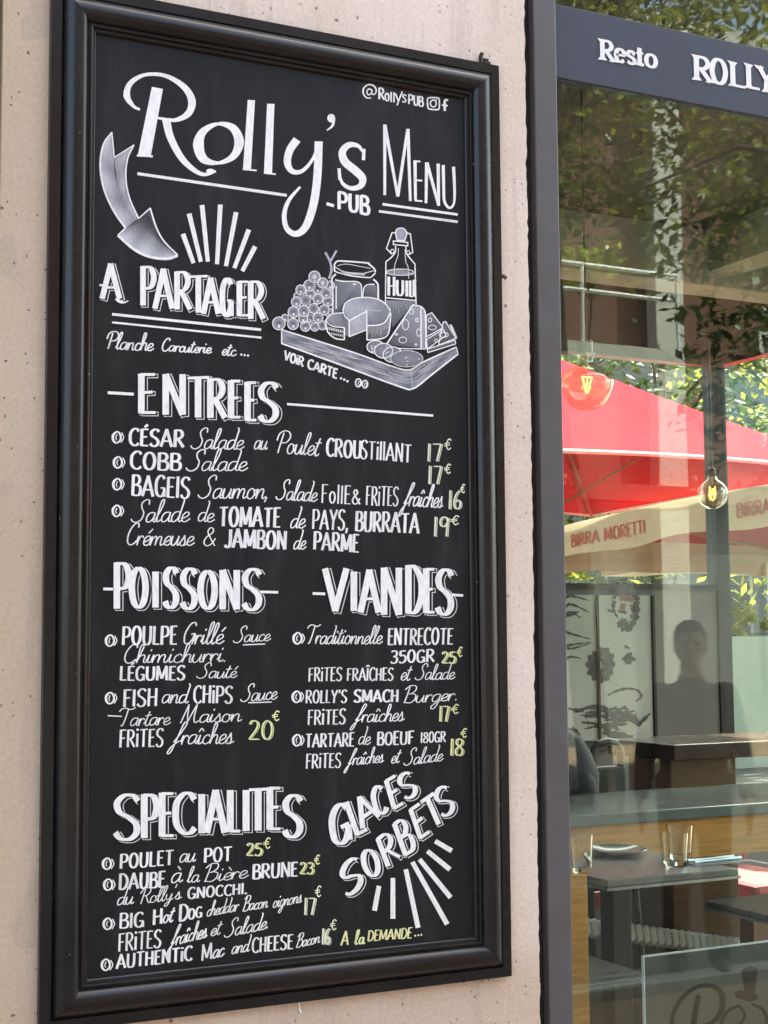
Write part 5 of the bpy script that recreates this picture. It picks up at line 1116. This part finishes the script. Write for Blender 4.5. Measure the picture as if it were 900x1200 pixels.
# ------------------------------------------------------------------ the person in the street whose reflection shows in the window
M_skin = simple('skin', (.42,.26,.19), .55, .08, 20); M_coat = simple('dark_jacket', (.018,.018,.022), .8, .2, 30, .3); M_jean = simple('dark_trousers', (.022,.026,.04), .85, .2, 40, .3); M_hair = simple('dark_hair', (.018,.012,.008), .6, .3, 60, .5); M_shoe = simple('dark_shoes', (.02,.018,.016), .5, .2, 20)
PX, PY = 3.93, -3.10
per = thing('person', 'person in dark jacket and trousers standing in the street before the window', 'person', (PX, PY, 0))
class Flesh:
    "overlapping rounded limbs fused into one continuous skin by a voxel remesh (local coordinates, facing -y)"
    def __init__(s): s.m = MB()
    def ell(s, c, r, n=14):
        c = Vector(c); V = []; F = []; k = n//2
        for i in range(k+1):
            a = math.pi*i/k
            for j in range(n): b = 2*math.pi*j/n; V.append((c.x+r[0]*math.sin(a)*math.cos(b), c.y+r[1]*math.sin(a)*math.sin(b), c.z+r[2]*math.cos(a)))
        for i in range(k):
            for j in range(n): j2 = (j+1) % n; F.append((i*n+j, (i+1)*n+j, (i+1)*n+j2, i*n+j2))
        s.m.add(V, F); return s
    def limb(s, pts, n=14):
        "points (x, y, z, radius or (rx, ry)): swept with round ends"
        P = []
        for a, b in zip(pts, pts[1:]):
            for t in (0, .25, .5, .75): P.append([a[i]*(1-t)+b[i]*t for i in range(4)])
        P.append(list(pts[-1]))
        s.m.tube([p[:3] for p in P], [p[3] for p in P], n); s.ell(P[0][:3], (P[0][3],)*3); s.ell(P[-1][:3], (P[-1][3],)*3); return s
    def build(s, name, mat, voxel=.01, it=6, kids=None):
        me = bpy.data.meshes.new(name); me.from_pydata(s.m.v, [], s.m.f); me.update(); me.materials.append(mat)
        o = bpy.data.objects.new(name, me); COL.objects.link(o); o.parent = per
        r = o.modifiers.new('remesh', 'REMESH'); r.mode = 'VOXEL'; r.voxel_size = voxel; r.use_smooth_shade = True
        q = o.modifiers.new('smooth', 'SMOOTH'); q.factor = .5; q.iterations = it; return o
B = Flesh()
B.ell((0,0,.95),(.165,.115,.13)).ell((0,0,1.08),(.14,.10,.16)).ell((0,.005,1.27),(.165,.115,.17)).ell((0,.01,1.39),(.17,.085,.07))
B.limb([(0,.01,1.42,.062),(0,-.005,1.56,.055)]).ell((0,-.005,1.665,)[:3],(.075,.095,.115)).ell((0,-.045,1.60),(.055,.055,.06)).ell((0,-.105,1.64),(.013,.018,.022)).ell((.077,.005,1.655),(.012,.02,.032)).ell((-.077,.005,1.655),(.012,.02,.032))
for sx in (1, -1):
    B.limb([(sx*.165,.01,1.40,.056),(sx*.235,.02,1.13,.042),(sx*.268,-.06,.90,.029)]).ell((sx*.275,-.085,.835),(.020,.042,.055))
    for dy, L, y2 in ((-.030,.062,-.006),(-.011,.078,-.008),(.009,.072,-.010),(.027,.056,-.012)):
        x, y = sx*.276, -.087+dy; B.limb([(x,y,.80,.0095),(x-sx*.006,y+y2,.79-L*.55,.0088),(x-sx*.016,y+y2*2.2,.79-L,.0078)], 8)
    B.limb([(sx*.266,-.118,.845,.012),(sx*.252,-.142,.80,.0105),(sx*.246,-.148,.772,.009)], 8)
    B.limb([(sx*.09,0,.90,.088),(sx*.10,-.01,.50,.057),(sx*.104,.012,.32,.052),(sx*.105,.02,.09,.036)]).limb([(sx*.107,.04,.045,.036),(sx*.12,-.14,.03,.03)])
B.build('body', M_skin, .006, 5)
J = Flesh()
J.ell((0,0,.95),(.20,.145,.16)).ell((0,0,1.10),(.178,.132,.2)).ell((0,.005,1.28),(.195,.137,.18)).ell((0,.01,1.395),(.20,.105,.085)).limb([(0,.012,1.40,.09),(0,.01,1.475,.072)])
for sx in (1, -1): J.limb([(sx*.165,.01,1.40,.078),(sx*.237,.02,1.13,.06),(sx*.266,-.05,.915,.045)])
J.build('jacket', M_coat, .01, 6)
T_ = Flesh(); T_.ell((0,0,.92),(.18,.13,.12))
for sx in (1, -1): T_.limb([(sx*.092,0,.88,.102),(sx*.10,-.01,.50,.076),(sx*.104,.012,.30,.07),(sx*.106,.02,.10,.062)])
T_.build('trousers', M_jean, .01, 6)
H = Flesh(); H.ell((0,.022,1.705),(.088,.098,.092)).ell((0,.055,1.64),(.08,.06,.08)).ell((0,-.04,1.755),(.062,.05,.035)); H.build('hair', M_hair, .008, 3)
for sx in (1, -1):
    s_ = Flesh(); s_.limb([(sx*.107,.045,.05,.047),(sx*.115,-.06,.045,.045),(sx*.121,-.16,.036,.036)]).ell((sx*.106,.025,.09),(.05,.055,.05)); s_.build('shoe', M_shoe, .008, 4)
for sx in (1, -1):
    e = MB().lathe([(0,-.010),(.008,-.007),(.011,0),(.008,.007),(0,.010)], (sx*.031, -.091, 1.672), 10).build('eye', simple('dark_eyes', (.05,.035,.03), .2), None, smooth=True); e.parent = per
mo = MB(); mo.obox((0, -.098, 1.588), (.024,0,0), (0,.006,0), (0,0,.006)); mo = mo.build('mouth', simple('lips', (.30,.12,.10), .5), None, bevel=.003); mo.parent = per
per.rotation_euler = (0, 0, math.radians(216)); per.scale = (.94, .94, .94)
